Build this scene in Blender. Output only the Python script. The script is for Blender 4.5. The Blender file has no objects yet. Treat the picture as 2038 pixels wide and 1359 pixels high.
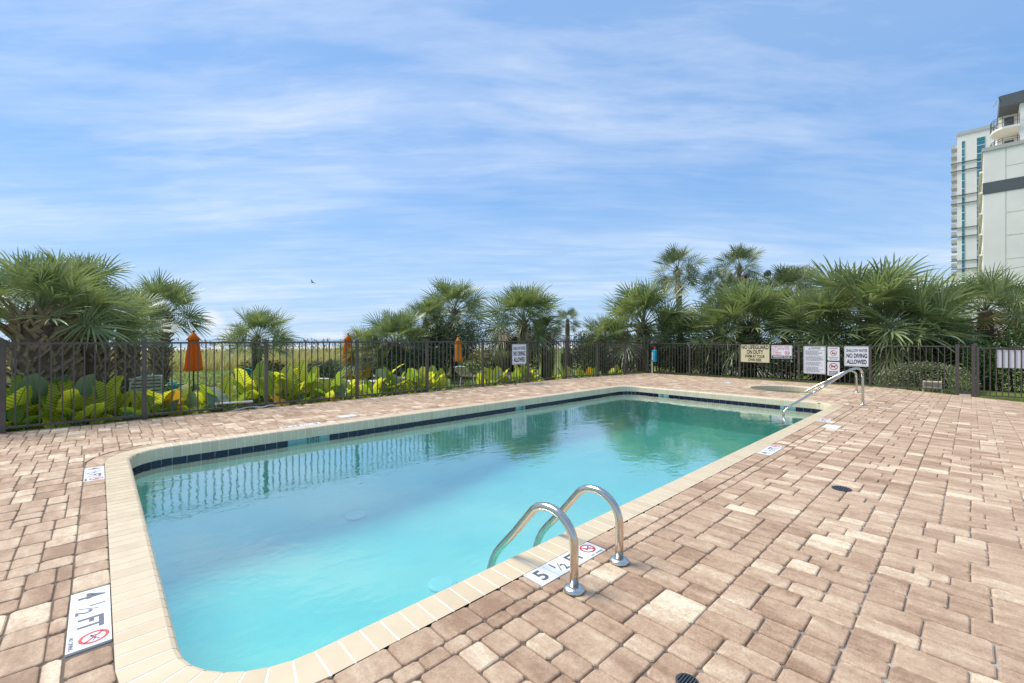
import bpy, bmesh, math, random
import numpy as np
from mathutils import Vector, Matrix
random.seed(7); rng = np.random.default_rng(7)
R = math.radians
S = bpy.context.scene
COL = S.collection

# ------------------------------------------------------------------ camera, sky, sun, exposure
EYE = 1.36
YAW = 46.52                       # view direction, measured from +X (the long side of the pool) towards +Y
FW = (math.cos(R(YAW)), math.sin(R(YAW))); RT = (math.sin(R(YAW)), -math.cos(R(YAW)))
cam_d = bpy.data.cameras.new('camera'); cam = bpy.data.objects.new('camera', cam_d); COL.objects.link(cam)
cam.location = (0, 0, EYE); cam.rotation_euler = (R(90), 0, R(YAW - 90))
cam_d.sensor_width = 36; cam_d.lens = 15.333; cam_d.shift_y = -0.002
cam_d.clip_start = 0.05; cam_d.clip_end = 20000
S.camera = cam
SUN_AZ = (-0.38, 0.925); SUN_EL = 54
W = bpy.data.worlds.new('World'); S.world = W; W.use_nodes = True
SUN = bpy.data.lights.new('sun', 'SUN'); SUN.energy = 2.7; SUN.angle = R(28); SUN.color = (1, .95, .87)
sun = bpy.data.objects.new('sun', SUN); COL.objects.link(sun)
sv = Vector((SUN_AZ[0]*math.cos(R(SUN_EL)), SUN_AZ[1]*math.cos(R(SUN_EL)), math.sin(R(SUN_EL))))
sun.rotation_euler = sv.to_track_quat('Z', 'Y').to_euler()
S.view_settings.view_transform = 'Standard'; S.view_settings.look = 'None'
S.view_settings.exposure = 0.8; S.view_settings.gamma = 1; S.view_settings.use_curve_mapping = False
S.cycles.max_bounces = 10; S.cycles.transparent_max_bounces = 16; S.cycles.sample_clamp_indirect = 6
SKY_K = 0.10

class NT:
    """tiny node helper"""
    def __init__(s, tree): s.t = tree; s.n = tree.nodes; s.l = tree.links; s.n.clear()
    def add(s, typ, **kw):
        n = s.n.new(typ)
        for k, v in kw.items():
            if k.startswith('i_'): n.inputs[k[2:]].default_value = v
            else: setattr(n, k, v)
        return n
    def val(s, sock, v):
        if hasattr(v, 'links') or isinstance(v, bpy.types.NodeSocket): s.l.new(v, sock)
        else: sock.default_value = v
    def math(s, op, a, b=0.0, c=0.0, clamp=False):
        n = s.add('ShaderNodeMath', operation=op, use_clamp=clamp)
        for i, v in enumerate((a, b, c)): s.val(n.inputs[i], v)
        return n.outputs[0]
    def noise(s, vec, scale, detail=3, rough=.5, out='Fac', dist=0):
        n = s.add('ShaderNodeTexNoise'); n.inputs['Scale'].default_value = scale
        n.inputs['Detail'].default_value = detail; n.inputs['Roughness'].default_value = rough
        n.inputs['Distortion'].default_value = dist
        if vec is not None: s.l.new(vec, n.inputs['Vector'])
        return n.outputs[out]
    def mapping(s, vec, scale=(1, 1, 1), rot=(0, 0, 0), loc=(0, 0, 0)):
        n = s.add('ShaderNodeMapping'); s.l.new(vec, n.inputs['Vector'])
        n.inputs['Scale'].default_value = scale; n.inputs['Rotation'].default_value = rot; n.inputs['Location'].default_value = loc
        return n.outputs[0]
    def ramp(s, fac, stops):
        n = s.add('ShaderNodeValToRGB'); e = n.color_ramp.elements
        while len(e) < len(stops): e.new(.5)
        for el, (p, c) in zip(e, stops): el.position = p; el.color = (c[0], c[1], c[2], 1) if len(c) == 3 else c
        s.l.new(fac, n.inputs[0]); return n.outputs[0]
    def mix(s, fac, a, b, mode='MIX'):
        n = s.add('ShaderNodeMix', data_type='RGBA', blend_type=mode)
        s.val(n.inputs[0], fac)
        for i, v in ((6, a), (7, b)):
            if isinstance(v, bpy.types.NodeSocket): s.l.new(v, n.inputs[i])
            else: n.inputs[i].default_value = (v[0], v[1], v[2], 1)
        return n.outputs[2]
    def rng(s, v, a, b, c=0.0, d=1.0):
        n = s.add('ShaderNodeMapRange', clamp=True); s.l.new(v, n.inputs[0])
        for i, x in enumerate((a, b, c, d)): n.inputs[i+1].default_value = x
        return n.outputs[0]
    def bump(s, h, strength=.3, dist=.01):
        n = s.add('ShaderNodeBump'); n.inputs['Strength'].default_value = strength; n.inputs['Distance'].default_value = dist
        s.l.new(h, n.inputs['Height']); return n.outputs[0]

def build_world():
    n = NT(W.node_tree)
    out = n.add('ShaderNodeOutputWorld'); bg = n.add('ShaderNodeBackground'); n.l.new(bg.outputs[0], out.inputs[0])
    bg.inputs[1].default_value = SKY_K
    sky = n.add('ShaderNodeTexSky', sky_type='NISHITA', sun_disc=False)
    sky.sun_elevation = R(SUN_EL); sky.sun_rotation = math.atan2(SUN_AZ[0], SUN_AZ[1])
    sky.altitude = 0; sky.air_density = 1.2; sky.dust_density = 0; sky.ozone_density = 6.0
    tc = n.add('ShaderNodeTexCoord')
    d = n.mapping(tc.outputs['Generated'], rot=(0, 0, R(90 - YAW)))          # x = right, y = ahead
    sp = n.add('ShaderNodeSeparateXYZ'); n.l.new(d, sp.inputs[0])
    zz = n.math('ADD', n.math('MAXIMUM', sp.outputs[2], 0.0), .10)
    cb = n.add('ShaderNodeCombineXYZ')
    n.l.new(n.math('DIVIDE', sp.outputs[0], zz), cb.inputs[0]); n.l.new(n.math('DIVIDE', sp.outputs[1], zz), cb.inputs[1])
    p = cb.outputs[0]
    # cirrus: long streaks over a thin veil
    warp = n.add('ShaderNodeVectorMath', operation='ADD'); n.l.new(p, warp.inputs[0])
    wn = n.add('ShaderNodeTexNoise'); wn.inputs['Scale'].default_value = .55; wn.inputs['Detail'].default_value = 3; n.l.new(p, wn.inputs['Vector'])
    ws = n.add('ShaderNodeVectorMath', operation='SCALE'); n.l.new(wn.outputs['Color'], ws.inputs[0]); ws.inputs['Scale'].default_value = .45
    n.l.new(ws.outputs[0], warp.inputs[1]); q = warp.outputs[0]
    s1 = n.noise(n.mapping(q, (.32, 1.5, 1), rot=(0, 0, R(-9)), loc=(3.1, .7, 0)), 1.0, 8, .62)
    s2 = n.noise(n.mapping(q, (1.2, 4.6, 1), rot=(0, 0, R(-14)), loc=(1, 4, 0)), 1.2, 7, .62)
    s3 = n.noise(n.mapping(p, (.4, .6, 1), loc=(7.7, 2.2, 0)), .9, 4, .55)
    a = n.rng(s1, .44, .74); b = n.rng(s2, .42, .78); c = n.rng(s3, .34, .68)
    cl = n.math('MULTIPLY', n.math('ADD', n.math('MULTIPLY', a, .46), n.math('MULTIPLY', b, .42)), n.math('ADD', n.math('MULTIPLY', c, .75), .25))
    veil = n.math('MULTIPLY', c, .13)
    cl = n.math('ADD', cl, veil, clamp=True)
    # a pair of small cumulus heads low over the sea
    def puff(ax, el, rx, ry, amp):
        v = Vector((ax, 1, el)).normalized()
        dx = n.math('DIVIDE', n.math('SUBTRACT', n.math('DIVIDE', sp.outputs[0], sp.outputs[1]), ax), rx)
        dz = n.math('DIVIDE', n.math('SUBTRACT', n.math('DIVIDE', sp.outputs[2], sp.outputs[1]), el), ry)
        r2 = n.math('ADD', n.math('MULTIPLY', dx, dx), n.math('MULTIPLY', dz, dz))
        nn = n.noise(d, 38, 6, .62)
        g = n.rng(n.math('ADD', r2, n.math('MULTIPLY', nn, 2.4)), 2.2, 1.15)
        return n.math('MULTIPLY', n.math('MULTIPLY', g, amp), n.math('GREATER_THAN', sp.outputs[1], 0.05))
    pf = n.math('MAXIMUM', puff(-.685, .046, .033, .026, .85), puff(-.655, .016, .060, .012, .7))
    pf = n.math('MAXIMUM', pf, puff(-.36, .010, .12, .010, .5))
    haze = n.rng(sp.outputs[2], .34, .0, 0, .95)
    tint = n.mix(1.0, sky.outputs[0], SKY_TINT, 'MULTIPLY')
    tint = n.mix(.68, tint, (1.40, 2.80, 5.2))
    tint = n.mix(haze, tint, (2.75, 3.95, 5.5))
    col = n.mix(cl, tint, (5.7, 6.0, 6.5))
    col = n.mix(pf, col, (5.4, 5.6, 6.0))
    n.l.new(col, bg.inputs[0])
SKY_TINT = (.70, .86, .96)
build_world()

# ------------------------------------------------------------------ helpers
def put(o, label=None, cat=None, group=None, kind=None):
    if label: o['label'] = label
    if cat: o['category'] = cat
    if group: o['group'] = group
    if kind: o['kind'] = kind
    return o
def thing(name, label, cat, loc=(0, 0, 0), rz=0, group=None):
    o = bpy.data.objects.new(name, None); COL.objects.link(o); o.empty_display_size = .2
    o.location = loc; o.rotation_euler = (0, 0, rz)
    return put(o, label, cat, group)
def obj(name, me, parent=None, loc=None, rot=None, scale=None, world=False, **kw):
    o = bpy.data.objects.new(name, me); COL.objects.link(o)
    if loc is not None: o.location = loc
    if rot is not None: o.rotation_euler = rot
    if scale is not None: o.scale = (scale,)*3 if isinstance(scale, (int, float)) else scale
    if parent is not None:
        o.parent = parent
        if world: o.location = Vector(o.location) - parent.location
    return put(o, **kw)
class MB:
    def __init__(s): s.v = []; s.f = []; s.m = []
    def add(s, vs, fs, mi=0):
        o = len(s.v); s.v += [tuple(x) for x in vs]
        s.f += [tuple(i + o for i in f) for f in fs]; s.m += [mi]*len(fs); return s
    def box(s, a, b, mi=0, M=None):
        x0, y0, z0 = a; x1, y1, z1 = b
        vs = [Vector(c) for c in ((x0,y0,z0),(x1,y0,z0),(x1,y1,z0),(x0,y1,z0),(x0,y0,z1),(x1,y0,z1),(x1,y1,z1),(x0,y1,z1))]
        if M is not None: vs = [M @ v for v in vs]
        return s.add(vs, [(3,2,1,0),(4,5,6,7),(0,1,5,4),(1,2,6,5),(2,3,7,6),(3,0,4,7)], mi)
    def cbox(s, c, d, mi=0, M=None):
        return s.box([c[i]-d[i]/2 for i in range(3)], [c[i]+d[i]/2 for i in range(3)], mi, M)
    def tube(s, pts, r, n=8, mi=0, cap=True):
        pts = [Vector(p) for p in pts]; rs = r if isinstance(r, (list, tuple)) else [r]*len(pts)
        vs = []; up = None
        for i, p in enumerate(pts):
            t = (pts[min(i+1, len(pts)-1)] - pts[max(i-1, 0)]).normalized()
            if up is None: up = Vector((0, 0, 1)) if abs(t.z) < .9 else Vector((1, 0, 0))
            a = t.cross(up).normalized(); b = a.cross(t).normalized(); up = b
            for k in range(n):
                w = 2*math.pi*k/n; vs.append(p + a*math.cos(w)*rs[i] + b*math.sin(w)*rs[i])
        fs = [(i*n+k, i*n+(k+1) % n, (i+1)*n+(k+1) % n, (i+1)*n+k) for i in range(len(pts)-1) for k in range(n)]
        if cap: fs += [tuple(range(n))[::-1], tuple((len(pts)-1)*n+k for k in range(n))]
        return s.add(vs, fs, mi)
    def lathe(s, prof, c=(0, 0, 0), n=16, mi=0, f=None):
        vs = []
        for j, (r, z) in enumerate(prof):
            for k in range(n):
                w = 2*math.pi*k/n; q = r*(f(w, j) if f else 1)
                vs.append((c[0]+q*math.cos(w), c[1]+q*math.sin(w), c[2]+z))
        fs = [(i*n+k, i*n+(k+1) % n, (i+1)*n+(k+1) % n, (i+1)*n+k) for i in range(len(prof)-1) for k in range(n)]
        fs += [tuple(range(n))[::-1], tuple((len(prof)-1)*n+k for k in range(n))]
        return s.add(vs, fs, mi)
    def mesh(s, name, mats, smooth=False):
        me = bpy.data.meshes.new(name); me.from_pydata(s.v, [], s.f); 
        for m in (mats if isinstance(mats, (list, tuple)) else [mats]): me.materials.append(m)
        if any(s.m): me.polygons.foreach_set('material_index', s.m)
        if smooth: me.polygons.foreach_set('use_smooth', [True]*len(me.polygons))
        me.update(); return me
def quads_mesh(name, V, mat, smooth=False):
    """V: (N,4,3) array of quads"""
    N = len(V); me = bpy.data.meshes.new(name)
    me.vertices.add(N*4); me.vertices.foreach_set('co', np.ascontiguousarray(V, dtype=np.float32).ravel())
    me.loops.add(N*4); me.loops.foreach_set('vertex_index', np.arange(N*4, dtype=np.int32))
    me.polygons.add(N); me.polygons.foreach_set('loop_start', np.arange(0, N*4, 4, dtype=np.int32))
    me.polygons.foreach_set('loop_total', np.full(N, 4, dtype=np.int32))
    me.materials.append(mat); me.update(calc_edges=True); me.validate(); return me
def smoothstep(x): x = max(0., min(1., x)); return x*x*(3-2*x)
def proj(x, y, z):
    d = x*FW[0]+y*FW[1]; l = x*RT[0]+y*RT[1]
    if d < .05: return None
    return 1019+868*l/d, 675.5+868*(EYE-z)/d, d

# ------------------------------------------------------------------ materials
def pmat(name, col, rough=.6, metal=0., var=.12, scale=6., bump=0., bscale=60., spec=.5, coord='Object', grime=None):
    m = bpy.data.materials.new(name); m.use_nodes = True; n = NT(m.node_tree)
    out = n.add('ShaderNodeOutputMaterial'); b = n.add('ShaderNodeBsdfPrincipled'); n.l.new(b.outputs[0], out.inputs[0])
    tc = n.add('ShaderNodeTexCoord'); vec = tc.outputs[coord]
    nz = n.noise(vec, scale, 5, .6)
    lo = tuple(max(0, c*(1-var)) for c in col); hi = tuple(min(1, c*(1+var)) for c in col)
    c = n.ramp(nz, [(.3, lo), (.7, hi)])
    if grime:
        g = n.rng(n.noise(vec, scale*.35, 6, .7), .5, .75, 0, .7); c = n.mix(g, c, grime)
    n.l.new(c, b.inputs['Base Color']); b.inputs['Metallic'].default_value = metal
    b.inputs['Specular IOR Level'].default_value = spec
    rr = n.rng(n.noise(vec, scale*2.3, 3), .3, .7, max(.02, rough-.08), min(1, rough+.08)); n.l.new(rr, b.inputs['Roughness'])
    if bump: n.l.new(n.bump(n.noise(vec, bscale, 4, .6), bump, .01), b.inputs['Normal'])
    return m
def leafmat(name, c1, c2, trans=.35, rough=.42, veins=False, vein=(.05, .12, .02), gloss=.5, tcol=None, rand='obj', dead=None):
    m = bpy.data.materials.new(name); m.use_nodes = True; n = NT(m.node_tree)
    out = n.add('ShaderNodeOutputMaterial'); b = n.add('ShaderNodeBsdfPrincipled')
    tr = n.add('ShaderNodeBsdfTranslucent'); mx = n.add('ShaderNodeMixShader'); mx.inputs[0].default_value = trans
    n.l.new(b.outputs[0], mx.inputs[1]); n.l.new(tr.outputs[0], mx.inputs[2]); n.l.new(mx.outputs[0], out.inputs[0])
    tc = n.add('ShaderNodeTexCoord')
    if rand == 'obj': rnd = n.add('ShaderNodeObjectInfo').outputs['Random']
    elif rand == 'both': rnd = n.math('ADD', n.math('MULTIPLY', n.add('ShaderNodeObjectInfo').outputs['Random'], .4), n.math('MULTIPLY', n.add('ShaderNodeNewGeometry').outputs['Random Per Island'], .7))
    else: rnd = n.add('ShaderNodeNewGeometry').outputs['Random Per Island']
    nz = n.noise(tc.outputs['Object'], 5., 4)
    f = n.math('ADD', n.math('MULTIPLY', rnd, .65), n.math('MULTIPLY', nz, .45), clamp=True)
    c = n.ramp(f, [(.15, c1), (.9, c2)])
    if dead: c = n.mix(n.rng(rnd, .93, .95), c, dead)
    t = n.mix(.5, c, tcol) if tcol else c
    if veins:
        uv = n.add('ShaderNodeUVMap'); sp = n.add('ShaderNodeSeparateXYZ'); n.l.new(uv.outputs[0], sp.inputs[0])
        av = n.math('ABSOLUTE', n.math('SUBTRACT', sp.outputs[1], .5))
        q = n.math('FRACT', n.math('MULTIPLY', n.math('SUBTRACT', sp.outputs[0], n.math('MULTIPLY', av, .55)), 8.5))
        ln = n.rng(n.math('ABSOLUTE', n.math('SUBTRACT', q, .5)), .06, .17, 1, 0)
        mid = n.rng(av, .012, .03, 1, 0)
        vm = n.math('MULTIPLY', n.math('MAXIMUM', ln, mid), .85)
        c = n.mix(vm, c, vein); t = n.mix(vm, t, vein)
        n.l.new(n.bump(vm, .6, .01), b.inputs['Normal'])
    n.l.new(c, b.inputs['Base Color']); n.l.new(t, tr.inputs['Color'])
    b.inputs['Roughness'].default_value = rough; b.inputs['Specular IOR Level'].default_value = gloss
    return m

def paver_mat():
    m = bpy.data.materials.new('tumbled_paver'); m.use_nodes = True; n = NT(m.node_tree)
    out = n.add('ShaderNodeOutputMaterial'); b = n.add('ShaderNodeBsdfPrincipled'); n.l.new(b.outputs[0], out.inputs[0])
    geo = n.add('ShaderNodeNewGeometry'); pos = geo.outputs['Position']
    at = n.add('ShaderNodeAttribute', attribute_name='tone'); tone = at.outputs['Fac']
    # clay and cream blended in one paver, streaked along the paver
    cmb = n.add('ShaderNodeCombineXYZ'); n.l.new(n.math('MULTIPLY', tone, 37.), cmb.inputs[2])
    av = n.add('ShaderNodeVectorMath', operation='ADD'); n.l.new(pos, av.inputs[0]); n.l.new(cmb.outputs[0], av.inputs[1])
    st = n.noise(n.mapping(av.outputs[0], (8, 2.6, 1)), 1.0, 4, .62)
    fi = n.noise(pos, 95, 3, .7); mid = n.noise(pos, 26, 4, .65)
    f = n.math('ADD', tone, n.math('MULTIPLY', n.math('SUBTRACT', st, .5), 1.7))
    f = n.math('ADD', f, n.math('MULTIPLY', n.math('SUBTRACT', mid, .5), .75), clamp=True)
    c = n.ramp(f, [(.02, (.29, .176, .108)), (.3, (.415, .272, .176)), (.55, (.51, .358, .238)), (.78, (.625, .478, .328)), (1, (.755, .62, .445))])
    spk = n.rng(fi, .30, .70, .80, 1.14)
    c = n.mix(1, c, spk, 'MULTIPLY')
    # large pale, dusty worn zone across the deck
    wear = n.rng(n.noise(pos, .35, 3, .5), .38, .68, 0, .30)
    c = n.mix(wear, c, (.58, .44, .31))
    pits = n.rng(n.noise(pos, 210, 2, .5), .24, .33, .45, 1)
    c = n.mix(1, c, pits, 'MULTIPLY')
    n.l.new(c, b.inputs['Base Color']); b.inputs['Roughness'].default_value = .82; b.inputs['Specular IOR Level'].default_value = .3
    h = n.math('ADD', n.math('MULTIPLY', fi, .5), n.math('ADD', mid, n.math('MULTIPLY', pits, .4)))
    n.l.new(n.bump(h, .5, .006), b.inputs['Normal'])
    return m
def sand_mat():
    m = bpy.data.materials.new('joint_sand'); m.use_nodes = True; n = NT(m.node_tree)
    out = n.add('ShaderNodeOutputMaterial'); b = n.add('ShaderNodeBsdfPrincipled'); n.l.new(b.outputs[0], out.inputs[0])
    pos = n.add('ShaderNodeNewGeometry').outputs['Position']
    sp = n.add('ShaderNodeSeparateXYZ'); n.l.new(pos, sp.inputs[0])
    k = n.math('ADD', n.math('MULTIPLY', n.math('SUBTRACT', .95, sp.outputs[1]), .8), n.math('MULTIPLY', n.math('SUBTRACT', n.noise(pos, 2.2, 4), .5), 1.6), clamp=True)
    c = n.mix(k, (.15, .115, .083), (.55, .49, .41))
    c = n.mix(n.rng(n.noise(pos, 120, 3), .35, .65, 0, .4), c, (.12, .10, .08))
    n.l.new(c, b.inputs['Base Color']); b.inputs['Roughness'].default_value = .95
    n.l.new(n.bump(n.noise(pos, 150, 3), .5, .004), b.inputs['Normal'])
    return m
def water_mat(name, tint, ior, wave=.045, milky=None, mk=0.0, scale=1.0):
    m = bpy.data.materials.new(name); m.use_nodes = True; n = NT(m.node_tree)
    out = n.add('ShaderNodeOutputMaterial')
    pos = n.add('ShaderNodeNewGeometry').outputs['Position']
    h1 = n.noise(n.mapping(pos, (1.0, 1.6, 1), rot=(0, 0, .6)), 2.6*scale, 3, .5, dist=.6)
    h2 = n.noise(n.mapping(pos, (1.2, 2.0, 1), rot=(0, 0, -.3)), 9*scale, 3, .5, dist=.4)
    calm = n.rng(n.noise(pos, .45*scale, 2), .3, .7, .35, 1.25)
    h = n.math('MULTIPLY', n.math('ADD', h1, n.math('MULTIPLY', h2, .28)), calm)
    bp = n.add('ShaderNodeBump'); bp.inputs['Strength'].default_value = 1.0; bp.inputs['Distance'].default_value = wave; n.l.new(h, bp.inputs['Height'])
    lw = n.add('ShaderNodeLayerWeight'); n.l.new(bp.outputs[0], lw.inputs['Normal'])
    frs = n.math('ADD', n.math('MULTIPLY', n.math('POWER', lw.outputs['Facing'], 1.8), 1-ior), ior)
    gl = n.add('ShaderNodeBsdfGlossy'); gl.inputs['Roughness'].default_value = .012; n.l.new(bp.outputs[0], gl.inputs['Normal'])
    tp = n.add('ShaderNodeBsdfTransparent'); tp.inputs[0].default_value = (*tint, 1)
    body = tp.outputs[0]
    if milky:
        df = n.add('ShaderNodeBsdfDiffuse'); df.inputs[0].default_value = (*milky, 1)
        mm = n.add('ShaderNodeMixShader'); mm.inputs[0].default_value = mk; n.l.new(tp.outputs[0], mm.inputs[1]); n.l.new(df.outputs[0], mm.inputs[2]); body = mm.outputs[0]
    mx = n.add('ShaderNodeMixShader'); n.l.new(frs, mx.inputs[0]); n.l.new(body, mx.inputs[1]); n.l.new(gl.outputs[0], mx.inputs[2])
    n.l.new(mx.outputs[0], out.inputs[0]); return m

M = {}
M['paver'] = paver_mat(); M['sand'] = sand_mat()
M['coping'] = pmat('cream_coping_tile', (.635, .51, .335), .42, var=.05, scale=5, bump=.05, bscale=90)
M['coping2'] = pmat('tan_coping_tile', (.60, .47, .305), .42, var=.05, scale=5, bump=.05, bscale=90)
M['grout'] = pmat('white_grout', (.84, .81, .74), .8, var=.06, scale=20)
M['navy'] = pmat('navy_tile', (.006, .008, .030), .15, var=.25, scale=9)
M['tileteal'] = pmat('pale_teal_tile', (.20, .34, .32), .3, var=.05, scale=9)
M['plaster'] = pmat('pool_plaster', (.64, .84, .77), .7, var=.05, scale=1.5)
M['spa_plaster'] = pmat('spa_plaster', (.36, .36, .16), .7, var=.12, scale=3)
M['spa_tile'] = pmat('spa_tile', (.40, .39, .19), .3, var=.12, scale=12)
M['water'] = water_mat('pool_water', (.50, .96, .92), .25, .0040)
M['spawater'] = water_mat('spa_water', (.75, .78, .45), .05, .004)
M['steel'] = pmat('stainless_steel', (.64, .58, .50), .21, 1.0, var=.05, scale=8)
M['flange'] = pmat('flange_steel', (.62, .66, .64), .3, 1.0, var=.12, scale=30, grime=(.35, .45, .42))
M['bronze'] = pmat('bronze_fence_paint', (.080, .067, .055), .45, var=.15, scale=4, bump=.05, bscale=200, grime=(.14, .12, .10))
M['white'] = pmat('white_sign_face', (.80, .80, .80), .35, var=.02, scale=3)
M['tilewhite'] = pmat('white_marker_tile', (.80, .79, .75), .3, var=.03, scale=9)
M['cream'] = pmat('cream_sign_face', (.74, .66, .40), .4, var=.03, scale=4)
M['ink'] = pmat('navy_lettering', (.018, .022, .05), .5, var=.1)
M['black'] = pmat('black_print', (.015, .015, .017), .5, var=.1)
M['grey'] = pmat('grey_print', (.10, .11, .13), .5, var=.25, scale=60)
M['faint'] = pmat('faded_print', (.38, .39, .43), .5, var=.1)
M['red'] = pmat('red_print', (.58, .04, .05), .5, var=.08)
M['pink'] = pmat('faded_red_print', (.62, .13, .14), .5, var=.1)
M['drain'] = pmat('dark_drain_grate', (.04, .045, .05), .5, var=.2, scale=30)
M['disc'] = pmat('white_drain_cover', (.85, .9, .9), .5, var=.02)
M['lawn'] = None

# ------------------------------------------------------------------ ground, beach and sea
def groundz(x, y):
    e = max((y-9.8)/3.4, (x-17.6)/9)
    return -.13-.45*smoothstep(e)-(.17*smoothstep((2.4-y)/2.2)*smoothstep((18.6-x)/.6) if x > 17.2 else 0)
def lawn_mat():
    m = bpy.data.materials.new('lawn_grass'); m.use_nodes = True; n = NT(m.node_tree)
    out = n.add('ShaderNodeOutputMaterial'); b = n.add('ShaderNodeBsdfPrincipled'); n.l.new(b.outputs[0], out.inputs[0])
    pos = n.add('ShaderNodeNewGeometry').outputs['Position']
    a = n.noise(pos, 1.3, 5, .65); f = n.noise(pos, 38, 4, .7)
    c = n.ramp(a, [(.3, (.14, .20, .035)), (.55, (.22, .27, .055)), (.75, (.33, .33, .10))])
    c = n.mix(n.rng(f, .38, .62, 0, .6), c, (.05, .085, .015))
    n.l.new(c, b.inputs['Base Color']); b.inputs['Roughness'].default_value = .9; b.inputs['Specular IOR Level'].default_value = .15
    n.l.new(n.bump(f, .9, .05), b.inputs['Normal']); return m
M['lawn'] = lawn_mat()
M['sandy'] = pmat('beach_sand', (.70, .66, .58), .9, var=.06, scale=.05, coord='Object')
def sea_mat():
    m = bpy.data.materials.new('sea_water'); m.use_nodes = True; n = NT(m.node_tree)
    out = n.add('ShaderNodeOutputMaterial'); b = n.add('ShaderNodeBsdfPrincipled'); n.l.new(b.outputs[0], out.inputs[0])
    pos = n.add('ShaderNodeNewGeometry').outputs['Position']
    sp = n.add('ShaderNodeSeparateXYZ'); n.l.new(pos, sp.inputs[0])
    surf = n.noise(n.mapping(pos, (.004, .035, 1)), 1.0, 4, .6)
    near = n.rng(sp.outputs[1], 420, 290, 0, 1)
    k = n.math('MULTIPLY', n.rng(surf, .45, .55), near)
    c = n.mix(k, (.16, .24, .26), (.8, .82, .82))
    n.l.new(c, b.inputs['Base Color']); b.inputs['Roughness'].default_value = .25
    n.l.new(n.bump(n.noise(n.mapping(pos, (.05, .25, 1)), 1., 4), .5, .6), b.inputs['Normal']); return m
M['sea'] = sea_mat()
def sheet(xs, ys, zf, skip=None):
    mb = MB(); nx, ny = len(xs), len(ys)
    mb.v = [(x, y, zf(x, y)) for x in xs for y in ys]
    for i in range(nx-1):
        for j in range(ny-1):
            if skip and skip((xs[i]+xs[i+1])/2, (ys[j]+ys[j+1])/2): continue
            mb.f.append((i*ny+j, (i+1)*ny+j, (i+1)*ny+j+1, i*ny+j+1)); mb.m.append(0)
    return mb
DX0, DX1, DY0, DY1 = -6.0, 17.44, -6.0, 9.82                       # deck slab
xs = [-300, -100, -40, -20, -12, -6.0, -2, 2, 6, 10, 14, 17.44, 18.5, 20, 22, 24, 27, 30, 40, 80, 150, 300, 500]
ys = [-300, -100, -40, -15, -6.0, 0, 5, 9.82, 10.2, 10.7, 11.2, 11.8, 12.4, 13, 13.6, 15, 20, 30, 45, 62]
inside = lambda x, y: DX0 < x < DX1 and DY0 < y < DY1
obj('lawn', sheet(xs, ys, groundz, inside).mesh('lawn', M['lawn'], True), kind='structure')
def beachz(x, y): return -.62-2.5*smoothstep((y-62)/60)
obj('beach', sheet([-3000, -600, -100, 0, 100, 600, 3000], [61.5, 66, 72, 80, 90, 105, 122, 200, 320], beachz).mesh('beach', M['sandy'], True), kind='structure')
obj('sea', sheet([-12000, -2000, 0, 2000, 12000], [292, 500, 2000, 12000], lambda x, y: -2.95).mesh('sea', M['sea']), kind='structure')

# ------------------------------------------------------------------ pool, spa and deck
PX0, PX1, PY0, PY1 = .265, 11.32, 2.0, 7.03                         # inner edge of the coping
CW = .215; PR = .42; WATER_Z = -.20
SPA = (14.25, 3.55); SPA_R = .97
def deckz(x, y):
    return -.017*max(0, x-11.6) - .058*max(0, 1.8-y)*max(0., min(1., (x-9.5)/6))
def rrect_path(off, step):
    """stations (x, y, nx, ny) anticlockwise along the pool outline pushed outwards by off; n points outwards"""
    r = PR+off; P = []
    segs = [((PX0+PR, PY0-off), (PX1-PR, PY0-off), (0, -1)), ((PX1+off, PY0+PR), (PX1+off, PY1-PR), (1, 0)),
            ((PX1-PR, PY1+off), (PX0+PR, PY1+off), (0, 1)), ((PX0-off, PY1-PR), (PX0-off, PY0+PR), (-1, 0))]
    cs = [((PX1-PR, PY0+PR), -90), ((PX1-PR, PY1-PR), 0), ((PX0+PR, PY1-PR), 90), ((PX0+PR, PY0+PR), 180)]
    for (a, b, nn), (c, a0) in zip(segs, cs):
        L = math.dist(a, b); k = max(1, round(L/step))
        for i in range(k): P.append((a[0]+(b[0]-a[0])*i/k, a[1]+(b[1]-a[1])*i/k, *nn))
        k = max(2, round(PR*1.3*math.pi/2/step))
        for i in range(k):
            w = R(a0+90*i/k); P.append((c[0]+r*math.cos(w), c[1]+r*math.sin(w), math.cos(w), math.sin(w)))
    return P
def rr_closest(x, y, off):
    """signed distance outside the pool outline pushed out by off, and the outward normal there"""
    cx = min(max(x, PX0+PR), PX1-PR); cy = min(max(y, PY0+PR), PY1-PR)
    dx, dy = x-cx, y-cy; d = math.hypot(dx, dy)
    if d < 1e-6:
        k = [(PX1+off-x, (1, 0)), (x-PX0+off, (-1, 0)), (PY1+off-y, (0, 1)), (y-PY0+off, (0, -1))]; m = min(k); return -m[0], m[1]
    return d-PR-off, (dx/d, dy/d)

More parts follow.
